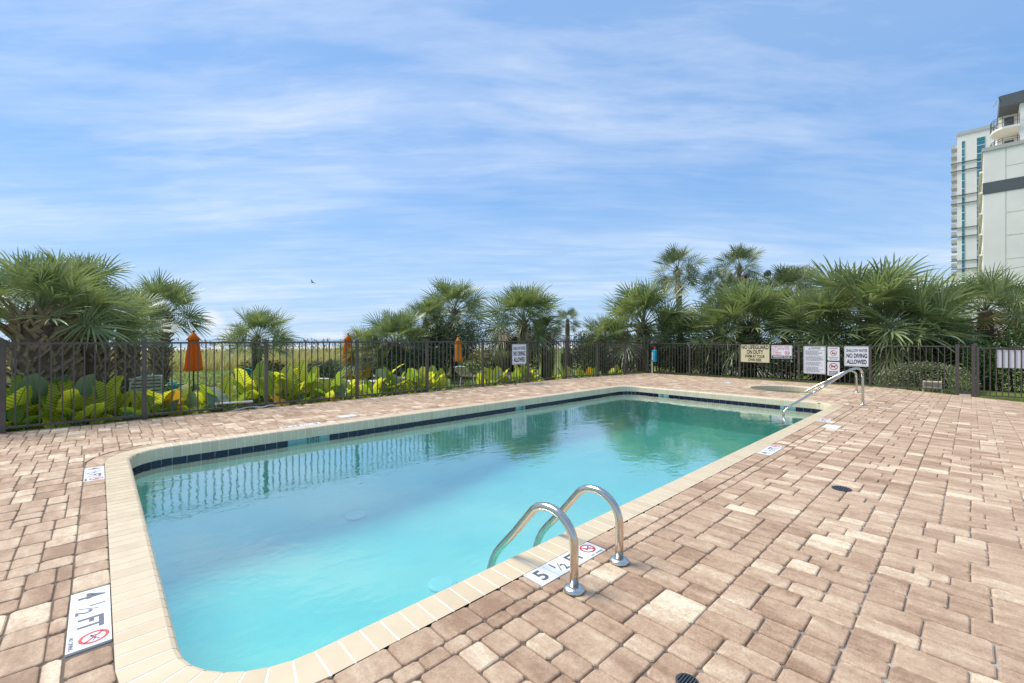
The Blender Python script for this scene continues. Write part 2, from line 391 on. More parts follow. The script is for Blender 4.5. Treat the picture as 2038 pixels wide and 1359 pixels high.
def sweep(stations, prof, gap=0., closed=True):
    """list of (verts, faces) pieces, one between each two stations. prof: (d outwards, z) closed polygon"""
    out = []; n = len(stations)
    for i in range(n if closed else n-1):
        a, b = stations[i], stations[(i+1) % n]; L = math.hypot(b[0]-a[0], b[1]-a[1]); g = gap/L/2
        vs = []
        for t in (g, 1-g):
            x = a[0]+(b[0]-a[0])*t; y = a[1]+(b[1]-a[1])*t; nx = a[2]+(b[2]-a[2])*t; ny = a[3]+(b[3]-a[3])*t
            q = math.hypot(nx, ny); nx /= q; ny /= q
            vs += [(x+nx*d, y+ny*d, z) for d, z in prof]
        k = len(prof)
        fs = [(j, (j+1) % k, k+(j+1) % k, k+j) for j in range(k)] + [tuple(range(k))[::-1], tuple(range(k, 2*k))]
        out.append((vs, fs))
    return out
pool = thing('swimming_pool', 'long rectangular swimming pool with cream tile coping set in the paver deck', 'swimming pool', (5.8, 4.5, 0))
# basin
def basin():
    mb = MB(); P = rrect_path(.012, .12); n = len(P)
    def floor(x): return -1.05-.40*smoothstep((8-x)/5)
    zs = [-.10, -.5, -.9]
    vs = [(p[0], p[1], z) for z in zs for p in P] + [(p[0]-p[2]*.12, p[1]-p[3]*.12, floor(p[0])) for p in P]
    fs = [(j*n+i, j*n+(i+1) % n, (j+1)*n+(i+1) % n, (j+1)*n+i) for j in range(3) for i in range(n)]
    mb.add(vs, fs)
    gx = [PX0-.1+i*(PX1-PX0+.2)/24 for i in range(25)]; gy = [PY0-.1+i*(PY1-PY0+.2)/4 for i in range(5)]
    o = len(mb.v); mb.v += [(x, y, floor(x)) for x in gx for y in gy]
    mb.f += [(o+i*5+j, o+(i+1)*5+j, o+(i+1)*5+j+1, o+i*5+j+1) for i in range(24) for j in range(4)]; mb.m = [0]*len(mb.f)
    return mb.mesh('basin', M['plaster'], False)
obj('basin', basin(), pool, world=True)
# grout bed and the coping stones
gp = [(0.004, -.152), (0.0025, -.04), (.016, -.0095), (.03, -.0015), (CW, -.0015), (CW, -.06), (.05, -.06), (.05, -.152)]
mb = MB()
for v, f in sweep(rrect_path(0, .102), gp): mb.add(v, f)
obj('grout', mb.mesh('grout', M['grout']), pool, world=True)
cp = [(0, -.150), (0, -.045), (.004, -.022), (.014, -.008), (.03, 0), (CW, 0), (CW, -.02), (.03, -.02), (.02, -.150)]
pieces = sweep(rrect_path(0, .1016), cp, .0075)
def nearkey(v):
    c = np.mean(np.array(v), axis=0); q = proj(*c); return 1e9 if q is None or not (-60 < q[0] < 2100 and q[1] < 1420) else q[2]
order = sorted(range(len(pieces)), key=lambda i: nearkey(pieces[i][0])); rest = MB()
for k, i in enumerate(order):
    v, f = pieces[i]; mt = M['coping'] if random.random() < .65 else M['coping2']
    if k < 300: obj('coping_stone', MB().add(v, f).mesh('coping_stone', mt), pool, world=True)
    else: rest.add(v, f, 0)
if rest.v: obj('coping_stones', rest.mesh('coping_stones', M['coping']), pool, world=True, kind='stuff')
# navy tile band under the coping
tp = [(0.004, -.31), (0.004, -.1515), (.02, -.1515), (.02, -.31)]
band = sweep(rrect_path(0, .152), tp, .006); st = rrect_path(0, .152); hid = MB(); nb = 0
marks = [(2.42, PY1), (7.0, PY1), (PX1, 5.9), (PX1, 2.9)]           # where the white depth tiles sit in the band
marked = []
for i, (v, f) in enumerate(band):
    c = np.mean(np.array(v), axis=0)
    if st[i][3] > .3 or st[i][2] > .3:
        hit = [m_ for m_ in marks if abs(c[0]-m_[0])+abs(c[1]-m_[1]) < (.30 if m_[0] < 3 else .16)]
        obj('waterline_tile', MB().add(v, f).mesh('waterline_tile', M['tileteal'] if hit else M['navy']), pool, world=True); nb += 1
        if hit: marked.append((i, hit[0]))
    else: hid.add(v, f)
obj('waterline_band', hid.mesh('waterline_band', M['navy']), pool, world=True)
gb = MB()
for v, f in sweep(rrect_path(0.011, .06), [(0, -.30), (0, -.154), (.008, -.154), (.008, -.30)]): gb.add(v, f)
obj('band_grout', gb.mesh('band_grout', M['grout']), pool, world=True)

# lettering helper -------------------------------------------------------------
def text_mesh(s, size, sx=1., off=0.0, align='CENTER', depth=.0008, space=1.0):
    c = bpy.data.curves.new('lettering', 'FONT'); c.body = s; c.size = size; c.offset = off; c.align_x = align; c.align_y = 'CENTER'
    c.extrude = depth; c.resolution_u = 3; c.space_character = space
    o = bpy.data.objects.new('lettering', c); COL.objects.link(o)
    me = bpy.data.meshes.new_from_object(o.evaluated_get(bpy.context.evaluated_depsgraph_get()))
    bpy.data.objects.remove(o); bpy.data.curves.remove(c)
    co = np.zeros(len(me.vertices)*3); me.vertices.foreach_get('co', co); co = co.reshape(-1, 3); co[:, 0] *= sx
    fs = [tuple(p.vertices) for p in me.polygons]; bpy.data.meshes.remove(me)
    return co, fs
def frame(o, xd, yd):
    xd = Vector(xd); yd = Vector(yd); n = xd.cross(yd); return Matrix(((xd.x, yd.x, n.x, o[0]), (xd.y, yd.y, n.y, o[1]), (xd.z, yd.z, n.z, o[2]), (0, 0, 0, 1)))
def put_text(mb, F, s, x, y, size, sx=1., off=0., mi=0, align='CENTER', z=0.0, rot=0., fitw=None):
    co, fs = text_mesh(s, size, sx, off, align)
    if fitw and len(co):
        w = co[:, 0].max()-co[:, 0].min(); co[:, 0] *= fitw/w
    ca, sa = math.cos(rot), math.sin(rot)
    mb.add([F @ Vector((x+c[0]*ca-c[1]*sa, y+c[0]*sa+c[1]*ca, z+c[2]+.0015)) for c in co], fs, mi)
def flat(mb, F, pts, mi=0, z=.0015, t=.001):
    n = len(pts); vs = [F @ Vector((p[0], p[1], z)) for p in pts]+[F @ Vector((p[0], p[1], z+t)) for p in pts]
    mb.add(vs, [tuple(range(n))[::-1], tuple(range(n, 2*n))]+[(i, (i+1) % n, n+(i+1) % n, n+i) for i in range(n)], mi)
def ring(mb, F, x, y, r0, r1, mi=0, z=.0015, n=28):
    for k in range(n):
        a, b = 2*math.pi*k/n, 2*math.pi*(k+1)/n
        flat(mb, F, [(x+r0*math.cos(a), y+r0*math.sin(a)), (x+r1*math.cos(a), y+r1*math.sin(a)), (x+r1*math.cos(b), y+r1*math.sin(b)), (x+r0*math.cos(b), y+r0*math.sin(b))], mi, z)
def seg(mb, F, a, b, w, mi=0, z=.0015):
    d = Vector((b[0]-a[0], b[1]-a[1])); p = Vector((-d.y, d.x)).normalized()*w/2
    flat(mb, F, [(a[0]-p.x, a[1]-p.y), (b[0]-p.x, b[1]-p.y), (b[0]+p.x, b[1]+p.y), (a[0]+p.x, a[1]+p.y)], mi, z)
def disc(mb, F, x, y, r, mi=0, z=.0015, n=14):
    flat(mb, F, [(x+r*math.cos(2*math.pi*k/n), y+r*math.sin(2*math.pi*k/n)) for k in range(n)], mi, z)
# depth lettering in the navy band
for m_, txt in zip(marks, ('5 1/2 FT', '4 FT', '4 FT', '3 FT')):
    F = frame((m_[0], PY1+.003, -.178), (1, 0, 0), (0, 0, 1)) if m_[1] == PY1 else frame((PX1+.003, m_[1], -.178), (0, -1, 0), (0, 0, 1))
    mb = MB(); put_text(mb, F, txt, 0, 0, .055, 1., .0015); obj('band_lettering', mb.mesh('band_lettering', M['black']), pool, world=True)
# corner steps under the handrail, edges lined in navy tile; two white main drain covers
for k, (r, z) in enumerate(((.55, -.42), (.92, -.68), (1.28, -.94))):
    c = (PX1, PY0); N = 20
    arc = [(c[0]+r*math.cos(R(90+90*i/N)), c[1]+r*math.sin(R(90+90*i/N))) for i in range(N+1)]
    mb = MB(); vs = [(c[0], c[1], z)]+[(x, y, z) for x, y in arc]+[(x, y, -1.3) for x, y in arc]
    mb.add(vs, [(0, i+1, i+2) for i in range(N)]+[(i+1, i+2+N, i+3+N, i+2) for i in range(N)])
    s_ = obj('pool_step', mb.mesh('pool_step', M['plaster']), pool, world=True)
    mb = MB(); mb.tube([(x, y, z+.004) for x, y in arc], .022, 6); obj('step_edge', mb.mesh('step_edge', M['navy']), s_)
for x, y, z in ((2.95, 6.72, -1.43), (2.85, 4.165, -1.445)):
    mb = MB(); mb.lathe([(.16, 0), (.16, .02), (.12, .035), (0.001, .04)], (x, y, z), 20); obj('main_drain_cover', mb.mesh('main_drain_cover', M['disc']), pool, world=True)
mb = MB(); P = rrect_path(.003, .12); mb.add([(p[0], p[1], WATER_Z) for p in P], [tuple(range(len(P)))])
obj('pool_water', mb.mesh('pool_water', M['water']), kind='structure')

# spa
zsp = deckz(*SPA)
spa = thing('hot_tub', 'round in-ground hot tub with cream coping beside the far end of the pool', 'hot tub', (SPA[0], SPA[1], zsp))
def circ(r, n): return [(SPA[0]+r*math.cos(2*math.pi*i/n), SPA[1]+r*math.sin(2*math.pi*i/n), math.cos(2*math.pi*i/n), math.sin(2*math.pi*i/n)) for i in range(n)]
for v, f in sweep(circ(SPA_R, 60), [(a, b+zsp) for a, b in cp], .007):
    obj('coping_stone', MB().add(v, f).mesh('coping_stone', M['coping']), spa, world=True)
mb = MB()
for v, f in sweep(circ(SPA_R, 60), [(a, b+zsp) for a, b in gp]): mb.add(v, f)
obj('grout', mb.mesh('grout', M['grout']), spa, world=True)
for v, f in sweep(circ(SPA_R, 40), [(.006, zsp-.5), (.006, zsp-.152), (.02, zsp-.152), (.02, zsp-.5)], .006):
    obj('waterline_tile', MB().add(v, f).mesh('waterline_tile', M['spa_tile']), spa, world=True)
mb = MB(); n = 40
mb.lathe([(SPA_R+.011, zsp-1.0), (SPA_R+.011, zsp-.12)], (SPA[0], SPA[1], 0), n); mb.f = mb.f[:-1]; mb.m = mb.m[:-1]
mb.lathe([(.60, zsp-1.0), (.60, zsp-.55), (SPA_R+.01, zsp-.549)], (SPA[0], SPA[1], 0), n); mb.f = mb.f[:-2]; mb.m = mb.m[:-2]
obj('basin', mb.mesh('basin', M['spa_plaster']), spa, world=True)
mb = MB(); mb.add([(p[0], p[1], zsp-.20) for p in circ(SPA_R+.004, 48)], [tuple(range(48))])
obj('spa_water', mb.mesh('spa_water', M['spawater']), kind='structure')

# deck: bed of joint sand, then the pavers
stp = .2; gx = [DX0+i*(DX1-DX0)/118 for i in range(119)]; gy = [DY0+i*(DY1-DY0)/80 for i in range(81)]
def in_hole(x, y): return rr_closest(x, y, .10)[0] < 0 or math.hypot(x-SPA[0], y-SPA[1]) < SPA_R+.08
deck = obj('pool_deck', sheet(gx, gy, lambda x, y: deckz(x, y)-.011, in_hole).mesh('pool_deck', M['sand']), kind='structure')
edge = MB(); edge.box((DX0, DY1-.002, -.5), (DX1, DY1+.05, -.16)); edge.box((DX1-.002, DY0, -.6), (DX1+.05, DY1+.05, -.42))
obj('slab_edge', edge.mesh('slab_edge', pmat('concrete_edge', (.42, .38, .32), .9, var=.1, bump=.2)), deck)

def clip(poly, px, py, nx, ny):
    """keep the side the normal points to"""
    out = []; n = len(poly); d = [(p[0]-px)*nx+(p[1]-py)*ny for p in poly]
    for i in range(n):
        j = (i+1) % n
        if d[i] >= 0: out.append(poly[i])
        if (d[i] >= 0) != (d[j] >= 0):
            t = d[i]/(d[i]-d[j]); out.append((poly[i][0]+(poly[j][0]-poly[i][0])*t, poly[i][1]+(poly[j][1]-poly[i][1])*t))
    return out
def area(p): return .5*sum(p[i][0]*p[(i+1) % len(p)][1]-p[(i+1) % len(p)][0]*p[i][1] for i in range(len(p)))
def inset(poly, d):
    """shrink a convex anticlockwise polygon"""
    out = poly
    for i in range(len(poly)):
        a, b = poly[i], poly[(i+1) % len(poly)]; L = math.dist(a, b)
        if L < 1e-6: continue
        nx, ny = -(b[1]-a[1])/L, (b[0]-a[0])/L
        out = clip(out, a[0]+nx*d, a[1]+ny*d, nx, ny)
        if len(out) < 3: return []
    return out
def round_poly(p, r):
    out = []; n = len(p)
    for i in range(n):
        a, b, c = p[i-1], p[i], p[(i+1) % n]
        for q in (a, c):
            L = math.dist(b, q); t = min(.4, r/max(L, 1e-6)); out.append((b[0]+(q[0]-b[0])*t, b[1]+(q[1]-b[1])*t))
    return out
polys = []
UX, UY = .0672, .0767
X0, Y0 = -2.9, -2.45-.0767*14; NXc, NYc = int((17.28-X0)/UX), int((9.66-Y0)/UY)
occ = np.zeros((NXc, NYc), bool)
def visible(x, y):
    q = proj(x, y, 0); return q is not None and q[2] > .3 and -1500 < q[0] < 3900 and q[1] < 3600
# lanes along the pool, each filled with courses of two thicknesses and two lengths
def course_of(n):
    while True:
        c = []; k = n
        while k > 1:
            w = random.choices((3, 2), (.62, .38))[0]
            if k-w < 0: break
            c.append(w); k -= w
        if k == 0: return c
j = 0
while j < NYc:
    wl = random.choice((5, 6, 7, 8, 8, 9, 11)); x0 = X0-random.random()*.15; yl = Y0+j*UY; slack = random.uniform(-.006, .006)
    while x0 < 17.28:
        h = random.choices((.125, .15, .192), (.50, .30, .20))[0]; y0 = yl
        for w in course_of(wl):
            x1 = min(x0+h, 17.28)
            if x1-x0 > .03: polys.append([(x0, y0), (x1, y0), (x1, min(y0+w*UY, 9.66)), (x0, min(y0+w*UY, 9.66))])
            y0 += w*UY
        x0 += h
    j += wl
polys = [p for p in polys if p[2][1]-p[0][1] > .03]
BAND = CW+.158
drain_spots = [(4.906, .816, .075), (1.692, .775, .045)]
flats = []                                                        # axis boxes kept free of pavers (skimmer lids)
lids = [(3.2, 7.62, .30, .20), (8.28, 1.50, .34, .20), (15.0, 5.5, .3, .2)]
field = []
for p in polys:
    cx, cy = sum(q[0] for q in p)/4, sum(q[1] for q in p)/4
    if not visible(cx, cy): continue
    d, nn = rr_closest(cx, cy, BAND)
    if d < .25:
        b = (cx-nn[0]*d, cy-nn[1]*d); p = clip(p, b[0], b[1], nn[0], nn[1])
    dx, dy = cx-SPA[0], cy-SPA[1]; ds = math.hypot(dx, dy)-SPA_R-CW
    if ds < .25 and len(p) > 2:
        l = math.hypot(dx, dy); p = clip(p, SPA[0]+dx/l*(SPA_R+CW), SPA[1]+dy/l*(SPA_R+CW), dx/l, dy/l)
    if len(p) < 3 or area(p) < .0016: continue
    field.append(p)
# stretcher course round the coping, broken where the depth markers lie
markers_at = [('L', 3.30, 2.66), ('L', 6.43, 5.83), ('N', 1.775, 2.385), ('N', 5.72, 6.33), ('N', 8.66, 9.12), ('F', 2.02, 2.63)]
def course():
    out = []; pl = rrect_path(CW, .01); po = rrect_path(BAND, .01)
    P = [(a[0], a[1], a[2], a[3]) for a in pl]; n = len(P); i = 0
    def blocked(x, y):
        for s_, a, b in markers_at:
            lo, hi = min(a, b), max(a, b)
            if s_ == 'L' and x < PX0 and lo-.004 < y < hi+.004: return True
            if s_ == 'N' and y < PY0 and lo-.004 < x < hi+.004: return True
            if s_ == 'F' and y > PY1 and lo-.004 < x < hi+.004: return True
        return False
    while i < n:
        if blocked(P[i][0], P[i][1]): i += 1; continue
        k = random.choice((15, 22, 22, 24)); j = i
        while j < min(n, i+k) and not blocked(P[j][0], P[j][1]): j += 1
        if j-i < 3: i = j+1; continue
        a, b = P[i], P[min(j, n-1)] if j < n else P[0]
        w = .156
        # anticlockwise path: outward on the right hand
        q = [(a[0], a[1]), (a[0]+a[2]*w, a[1]+a[3]*w), (b[0]+b[2]*w, b[1]+b[3]*w), (b[0], b[1])]
        if area(q) < 0: q = q[::-1]
        if visible(a[0], a[1]): out.append(q)
        i = j
    return out
for q in course(): field.append(q)
def paver_geo(p, full=True):
    q = inset(p, .0012+random.random()*.0020)
    if len(q) < 3 or abs(area(q)) < .0012: return None
    q = [(x+random.uniform(-.0025, .0025), y+random.uniform(-.0025, .0025)) for x, y in q]
    q = round_poly(q, random.uniform(.009, .018)); n = len(q)
    cx, cy = sum(v[0] for v in q)/n, sum(v[1] for v in q)/n; z0 = deckz(cx, cy)
    tx, ty, dz = random.gauss(0, .007), random.gauss(0, .007), random.gauss(0, .0012)
    def Z(x, y, z): return z+dz+deckz(x, y)-z0+tx*(x-cx)+ty*(y-cy)
    def rg(d, z):
        o = []
        for x, y in q:
            L = math.hypot(x-cx, y-cy); k = max(0., 1-d/L); X, Y = cx+(x-cx)*k, cy+(y-cy)*k; o.append((X-cx, Y-cy, Z(X, Y, z)))
        return o
    levels = [(0, -.03), (0, -.0085), (.0035, -.003), (.010, 0)] if full else [(0, -.02), (0, -.007), (.008, 0)]
    vs = []; fs = []
    for d, z in levels: vs += rg(d, z)
    m = len(levels)
    for l in range(m-1): fs += [(l*n+i, l*n+(i+1) % n, (l+1)*n+(i+1) % n, (l+1)*n+i) for i in range(n)]
    fs.append(tuple((m-1)*n+i for i in range(n)))
    return (cx, cy, z0), vs, fs
def tone_of(): 
    t = random.choices((random.gauss(.34, .09), random.gauss(.50, .09), random.gauss(.74, .10)), (.54, .34, .12))[0]
    return min(1, max(0, t))
def scr_area(p):
    a = [proj(x, y, 0) for x, y in p]
    if any(k is None for k in a): return 0
    c = (sum(k[0] for k in a)/len(a), sum(k[1] for k in a)/len(a))
    if not (-20 < c[0] < 2058 and c[1] < 1380): return 0
    return abs(area([(k[0], k[1]) for k in a]))
field.sort(key=scr_area, reverse=True)
big = MB(); tones = []
for k, p in enumerate(field):
    g = paver_geo(p, k < 1500)
    if g is None: continue
    (cx, cy, z0), vs, fs = g; t = tone_of()
    if k < 300:
        me = MB().add(vs, fs).mesh('paver', M['paver']); a = me.attributes.new('tone', 'FLOAT', 'FACE'); a.data.foreach_set('value', [t]*len(fs))
        obj('paver', me, deck, loc=(cx, cy, z0))
    else:
        big.add([(x+cx, y+cy, z+z0) for x, y, z in vs], fs); tones += [t]*len(fs)
me = big.mesh('paver_field', M['paver']); a = me.attributes.new('tone', 'FLOAT', 'FACE'); a.data.foreach_set('value', tones)
obj('paver_field', me, deck, kind='stuff')

# depth markers: white tiles let into the stretcher course
def depth_marker(o, xd, yd, tiles, label, group='depth markers round the pool'):
    F = frame(o, xd, yd); t = thing('depth_marker', label, 'depth marker', o, group=group); T = .152
    for k, s in enumerate(tiles):
        x0 = k*T; mb = MB(); G = F
        vs = [(x0+.0015, .001), (x0+T-.0015, .001), (x0+T-.0015, T-.001), (x0+.0015, T-.001)]
        flat(mb, F, vs, 0, -.02, .0215); tl = obj('tile', mb.mesh('tile', M['tilewhite']), t, world=True)
        mb = MB()
        if s == 'nodive':
            c = (x0+T/2, T*.60); ring(mb, F, c[0], c[1], .040, .052, 1)
            seg(mb, F, (c[0]-.033, c[1]+.03), (c[0]+.033, c[1]-.03), .009, 1)
            seg(mb, F, (c[0]-.022, c[1]-.012), (c[0]+.012, c[1]+.006), .009, 0, .0012); seg(mb, F, (c[0]+.008, c[1]+.008), (c[0]+.03, c[1]-.004), .005, 0, .0012)
            seg(mb, F, (c[0]-.02, c[1]-.012), (c[0]-.012, c[1]+.022), .005, 0, .0012); disc(mb, F, c[0]+.022, c[1]+.014, .006, 0, .0012)
            put_text(mb, F, 'NO DIVING', c[0], T*.10, .022, 1, .0003)
        elif s == '1/2':
            put_text(mb, F, '1', x0+T*.30, T*.66, .075, .9, .002); put_text(mb, F, '2', x0+T*.68, T*.33, .085, .9, .002); seg(mb, F, (x0+T*.34, T*.22), (x0+T*.62, T*.70), .005)
        else: put_text(mb, F, s, x0+T/2, T*.49, .142 if len(s) == 1 else .125, .95 if len(s) == 1 else .92, .0035)
        obj('lettering', mb.mesh('lettering', [M['grey'], M['red']]), tl)
        tl.children[0].location = (0, 0, 0)
    return t
yN = PY0-CW-.003-.153; xL = PX0-CW-.003-.153
depth_marker((xL, 3.295, -.001), (0, -1, 0), (1, 0, 0), ['4', '1/2', 'FT', 'nodive'], 'white tile depth marker reading 4 1/2 FT at the near left corner')
depth_marker((xL, 6.43, -.001), (0, -1, 0), (1, 0, 0), ['4', '1/2', 'FT', 'nodive'], 'white tile depth marker at the far left corner of the pool coping')
depth_marker((1.775, yN, -.001), (1, 0, 0), (0, 1, 0), ['5', '1/2', 'FT', 'nodive'], 'white tile depth marker reading 5 1/2 FT between the pool ladder rails')
depth_marker((5.72, yN, -.001), (1, 0, 0), (0, 1, 0), ['4', '1/2', 'FT', 'nodive'], 'white tile depth marker halfway along the right side of the pool')
depth_marker((8.66, yN, -.001), (1, 0, 0), (0, 1, 0), ['3', 'FT', 'nodive'], 'small white depth marker near the stair handrail')
depth_marker((2.63, PY1+CW+.156, -.001), (-1, 0, 0), (0, -1, 0), ['5', '1/2', 'FT', 'nodive'], 'white tile depth marker along the fence side of the pool')
lab = ['white square skimmer lid in the pavers between pool and fence', 'white skimmer lid in the pavers beside the stair handrail', 'white lid in the pavers beyond the hot tub']
for (x, y, a, b), l in zip(lids, lab):
    mb = MB(); z = deckz(x, y); mb.box((x-a/2, y-b/2, z-.01), (x+a/2, y+b/2, z+.006)); mb.box((x-.05, y-.02, z+.006), (x+.05, y+.02, z+.008)); put(obj('skimmer_lid', mb.mesh('skimmer_lid', M['tilewhite'])), l, 'skimmer lid')
for (x, y, r), l in zip(drain_spots, ('round dark deck drain in the middle of the right hand paving', 'round dark deck drain at the bottom edge near the ladder')):
    t = thing('deck_drain', l, 'drain', (x, y, .0)); mb = MB(); z = .0
    mb.lathe([(r, -.01), (r, .006), (r-.008, .008), (r-.010, .004)], (0, 0, z), 24); obj('drain_rim', mb.mesh('drain_rim', M['drain']), t)
    for k in range(-3, 4):
        kk = k*r*.245; w = math.sqrt(max(0, (r-.008)**2-kk**2)); mb = MB(); mb.cbox((0, kk, z+.0065), (2*w, r*.13, .005)); obj('grate_bar', mb.mesh('grate_bar', M['drain']), t)

# ------------------------------------------------------------------ ladder and handrails
def bend(pts, k=5):
    """round the corners of a polyline"""
    out = [Vector(pts[0])]
    for i in range(1, len(pts)-1):
        a, b, c = Vector(pts[i-1]), Vector(pts[i]), Vector(pts[i+1]); 
        p, q = b+(a-b)*.5, b+(c-b)*.5
        for j in range(k+1):
            t = j/k; out.append(p*(1-t)**2+b*2*t*(1-t)+q*t*t)
    out.append(Vector(pts[-1])); return out
lad = thing('pool_ladder', 'pair of curved stainless ladder rails at the near right edge of the pool', 'pool ladder', (2.09, 1.482, 0))
def arch(n=16):
    P = [(1.482, 0), (1.482, .14), (1.482, .24)]
    # rounded top
    c = (1.662, .235); 
    for i in range(1, 12):
        w = R(180-i*12.0); P.append((c[0]+.18*math.cos(w), c[1]+.165*math.sin(w)))
    P += [(1.95, .165), (2.085, .022)]
    e = [(2.085, .022), (2.17, -.07), (2.19, -.20)]
    for t in (.25, .5, .75, 1): P.append(tuple(e[0][k]*(1-t)**2+e[1][k]*2*t*(1-t)+e[2][k]*t*t for k in (0, 1)))
    P += [(2.19, -.5), (2.16, -1.0), (2.10, -1.25)]
    return P
for x in (1.87, 2.309):
    r_ = obj('rail', MB().tube([(x, y, z) for y, z in arch()], .0245, 14).mesh('rail', M['steel'], True), lad, world=True)
    mb = MB(); mb.lathe([(.056, .0), (.058, .004), (.056, .016), (.040, .024), (.028, .026)], (x, 1.482, .002), 22); obj('flange', mb.mesh('flange', M['flange'], True), r_)
for z in (-.55, -.85, -1.15):
    mb = MB(); mb.box((1.88, 2.09, z), (2.30, 2.17, z+.03)); obj('tread', mb.mesh('tread', M['disc']), lad, world=True)
def handrail(P, D, prof, label, r=.024):
    t = thing('handrail', label, 'handrail', (P[0], P[1], prof[0][1]))
    pts = [(P[0]+D[0]*s, P[1]+D[1]*s, z) for s, z in prof]
    rl = obj('rail', MB().tube(bend(pts), r, 12).mesh('rail', M['steel'], True), t, world=True)
    mb = MB(); mb.lathe([(.06, 0), (.06, .012), (.03, .022)], (P[0], P[1], prof[0][1]+.002), 18); obj('flange', mb.mesh('flange', M['flange'], True), rl)
handrail((11.53, 1.56), (-.766, .643), [(0, -.004), (.0, .5), (.015, .76), (.26, .76), (.55, .555), (1.40, .085), (1.70, -.085), (1.73, -.25), (1.73, -.42), (1.73, -.8)], 'stainless stair handrail running down into the far corner of the pool')
handrail((14.7, 2.12), (-.3, .954), [(0, deckz(14.7, 2.1)-.004), (0, .32), (.01, .5), (.22, .52), (.45, .36), (.95, .03), (1.16, -.11), (1.2, -.3), (1.2, -.6)], 'stainless handrail leading into the round hot tub')

# ------------------------------------------------------------------ fences
FH = 1.33
def fence_obj(name, label, loc): return thing(name, label, 'fence', loc)
def cap_post(p, z0, h, w, parent, name='fence_post'):
    mb = MB(); mb.box((p[0]-w/2, p[1]-w/2, z0), (p[0]+w/2, p[1]+w/2, z0+h)); mb.box((p[0]-w/2-.004, p[1]-w/2-.004, z0+h), (p[0]+w/2+.004, p[1]+w/2+.004, z0+h+.012))
    return obj(name, mb.mesh(name, M['bronze']), parent, world=True)
def panel(a, b, zb, zt, parent, npick=14):
    """rails and pickets between two posts; zb/zt: (bottom, top) heights at each end"""
    d = Vector((b[0]-a[0], b[1]-a[1])); L = d.length; u = d/L; nrm = Vector((-u.y, u.x))
    def bar(z0, z1, w, h, nm):
        mb = MB(); vs = []
        for t, z in ((0.02, z0), (L-.02, z1)):
            c = Vector(a)+u*t
            for s, q in ((-1, 0), (1, 0), (1, h), (-1, h)): vs.append((c.x+nrm.x*w/2*s, c.y+nrm.y*w/2*s, z+q))
        mb.add(vs, [(0, 1, 5, 4), (1, 2, 6, 5), (2, 3, 7, 6), (3, 0, 4, 7), (3, 2, 1, 0), (4, 5, 6, 7)]); obj(nm, mb.mesh(nm, M['bronze']), parent, world=True)
    bar(zt[0]-.034, zt[1]-.034, .034, .032, 'top_rail'); bar(zb[0]+.055, zb[1]+.055, .034, .032, 'bottom_rail')
    for k in range(npick):
        t = (k+1)/(npick+1); c = Vector(a)+u*L*t; z0 = zb[0]+(zb[1]-zb[0])*t+.08; z1 = zt[0]+(zt[1]-zt[0])*t-.03
        yield c, z0, z1
PICK = {}
def picket(c, z0, z1, parent, w=.019):
    L = round(z1-z0, 3); key = (L, w)
    if key not in PICK: mb = MB(); mb.box((-w/2, -w/2, 0), (w/2, w/2, L)); PICK[key] = mb.mesh('picket', M['bronze'])
    obj('picket', PICK[key], parent, loc=(c[0], c[1], z0), world=True)
fl = fence_obj('fence', 'dark bronze picket fence along the lawn side of the pool deck', (8, 9.7, 0))
px = [17.37-1.867*k for k in range(10)]+[-1.01, -2.88]
for i, x in enumerate(px):
    if i: cap_post((x, 9.7), deckz(x, 9.7)-.02, FH+.035, .062, fl)
    if i+1 < len(px):
        x1 = px[i+1]; z = lambda q: deckz(q, 9.7)
        for c, z0, z1 in panel((x1, 9.7), (x, 9.7), (z(x1), z(x)), (z(x1)+FH-.012, z(x)+FH-.012), fl, 14 if x-x1 > 1.7 else 12): picket(c, z0, z1, fl)
fr = fence_obj('fence', 'dark bronze picket fence holding the row of warning signs beyond the hot tub', (17.37, 5, 0))
FX = 17.37; py_ = [9.7, 7.86, 5.96, 4.07, 2.17, .28]; topz = [1.235, 1.205, 1.185, 1.178, 1.175, 1.185]; botz = [-.10, -.105, -.115, -.105, -.125, -.125]
for i, y in enumerate(py_):
    w = .062 if i < 5 else .075; z0 = deckz(FX, y)-.03
    cap_post((FX, y), z0, topz[i]+.03-z0, w, fr)
    if i < 5:
        for c, z0, z1 in panel((FX, y), (FX, py_[i+1]), (botz[i], botz[i+1]), (topz[i], topz[i+1]), fr, 14): picket(c, z0, z1, fr)
zg = deckz(FX, 0)-.02
cap_post((FX, -.03), zg, 1.22-zg, .075, fr)
for c, z0, z1 in panel((FX, .25), (FX, 0), (-.19, -.19), (1.18, 1.18), fr, 2): picket(c, z0, z1, fr)
mb = MB(); mb.box((FX-.06, .02, zg-.02), (FX+.1, .24, -.155)); obj('kerb_block', mb.mesh('kerb_block', pmat('pale_concrete', (.6, .54, .44), .9)), fr, world=True)
gate = thing('gate', 'dark bronze metal gate with a blank white panel at the right end of the fence', 'gate', (FX, -.7, zg))
for y in (-.11, -1.22):
    mb = MB(); mb.box((FX-.028, y-.028, zg+.02), (FX+.028, y+.028, 1.165)); obj('gate_stile', mb.mesh('gate_stile', M['bronze']), gate, world=True)
for c, z0, z1 in panel((FX, -.12), (FX, -1.21), (-.22, -.22), (1.15, 1.15), gate, 9): picket(c, z0, z1, gate, .024)
mb = MB(); mb.box((FX+.016, -1.1, .61), (FX+.024, -.445, 1.085)); obj('gate_panel', mb.mesh('gate_panel', M['white']), gate, world=True)
cap_post((FX, -1.32), zg, 1.24-zg, .075, gate, 'gate_post')

for c, z0, z1 in panel((FX, -1.36), (FX, -3.25), (-.24, -.30), (1.16, 1.12), fr, 14): picket(c, z0, z1, fr)
cap_post((FX, -3.28), zg-.12, 1.28-zg, .062, fr)

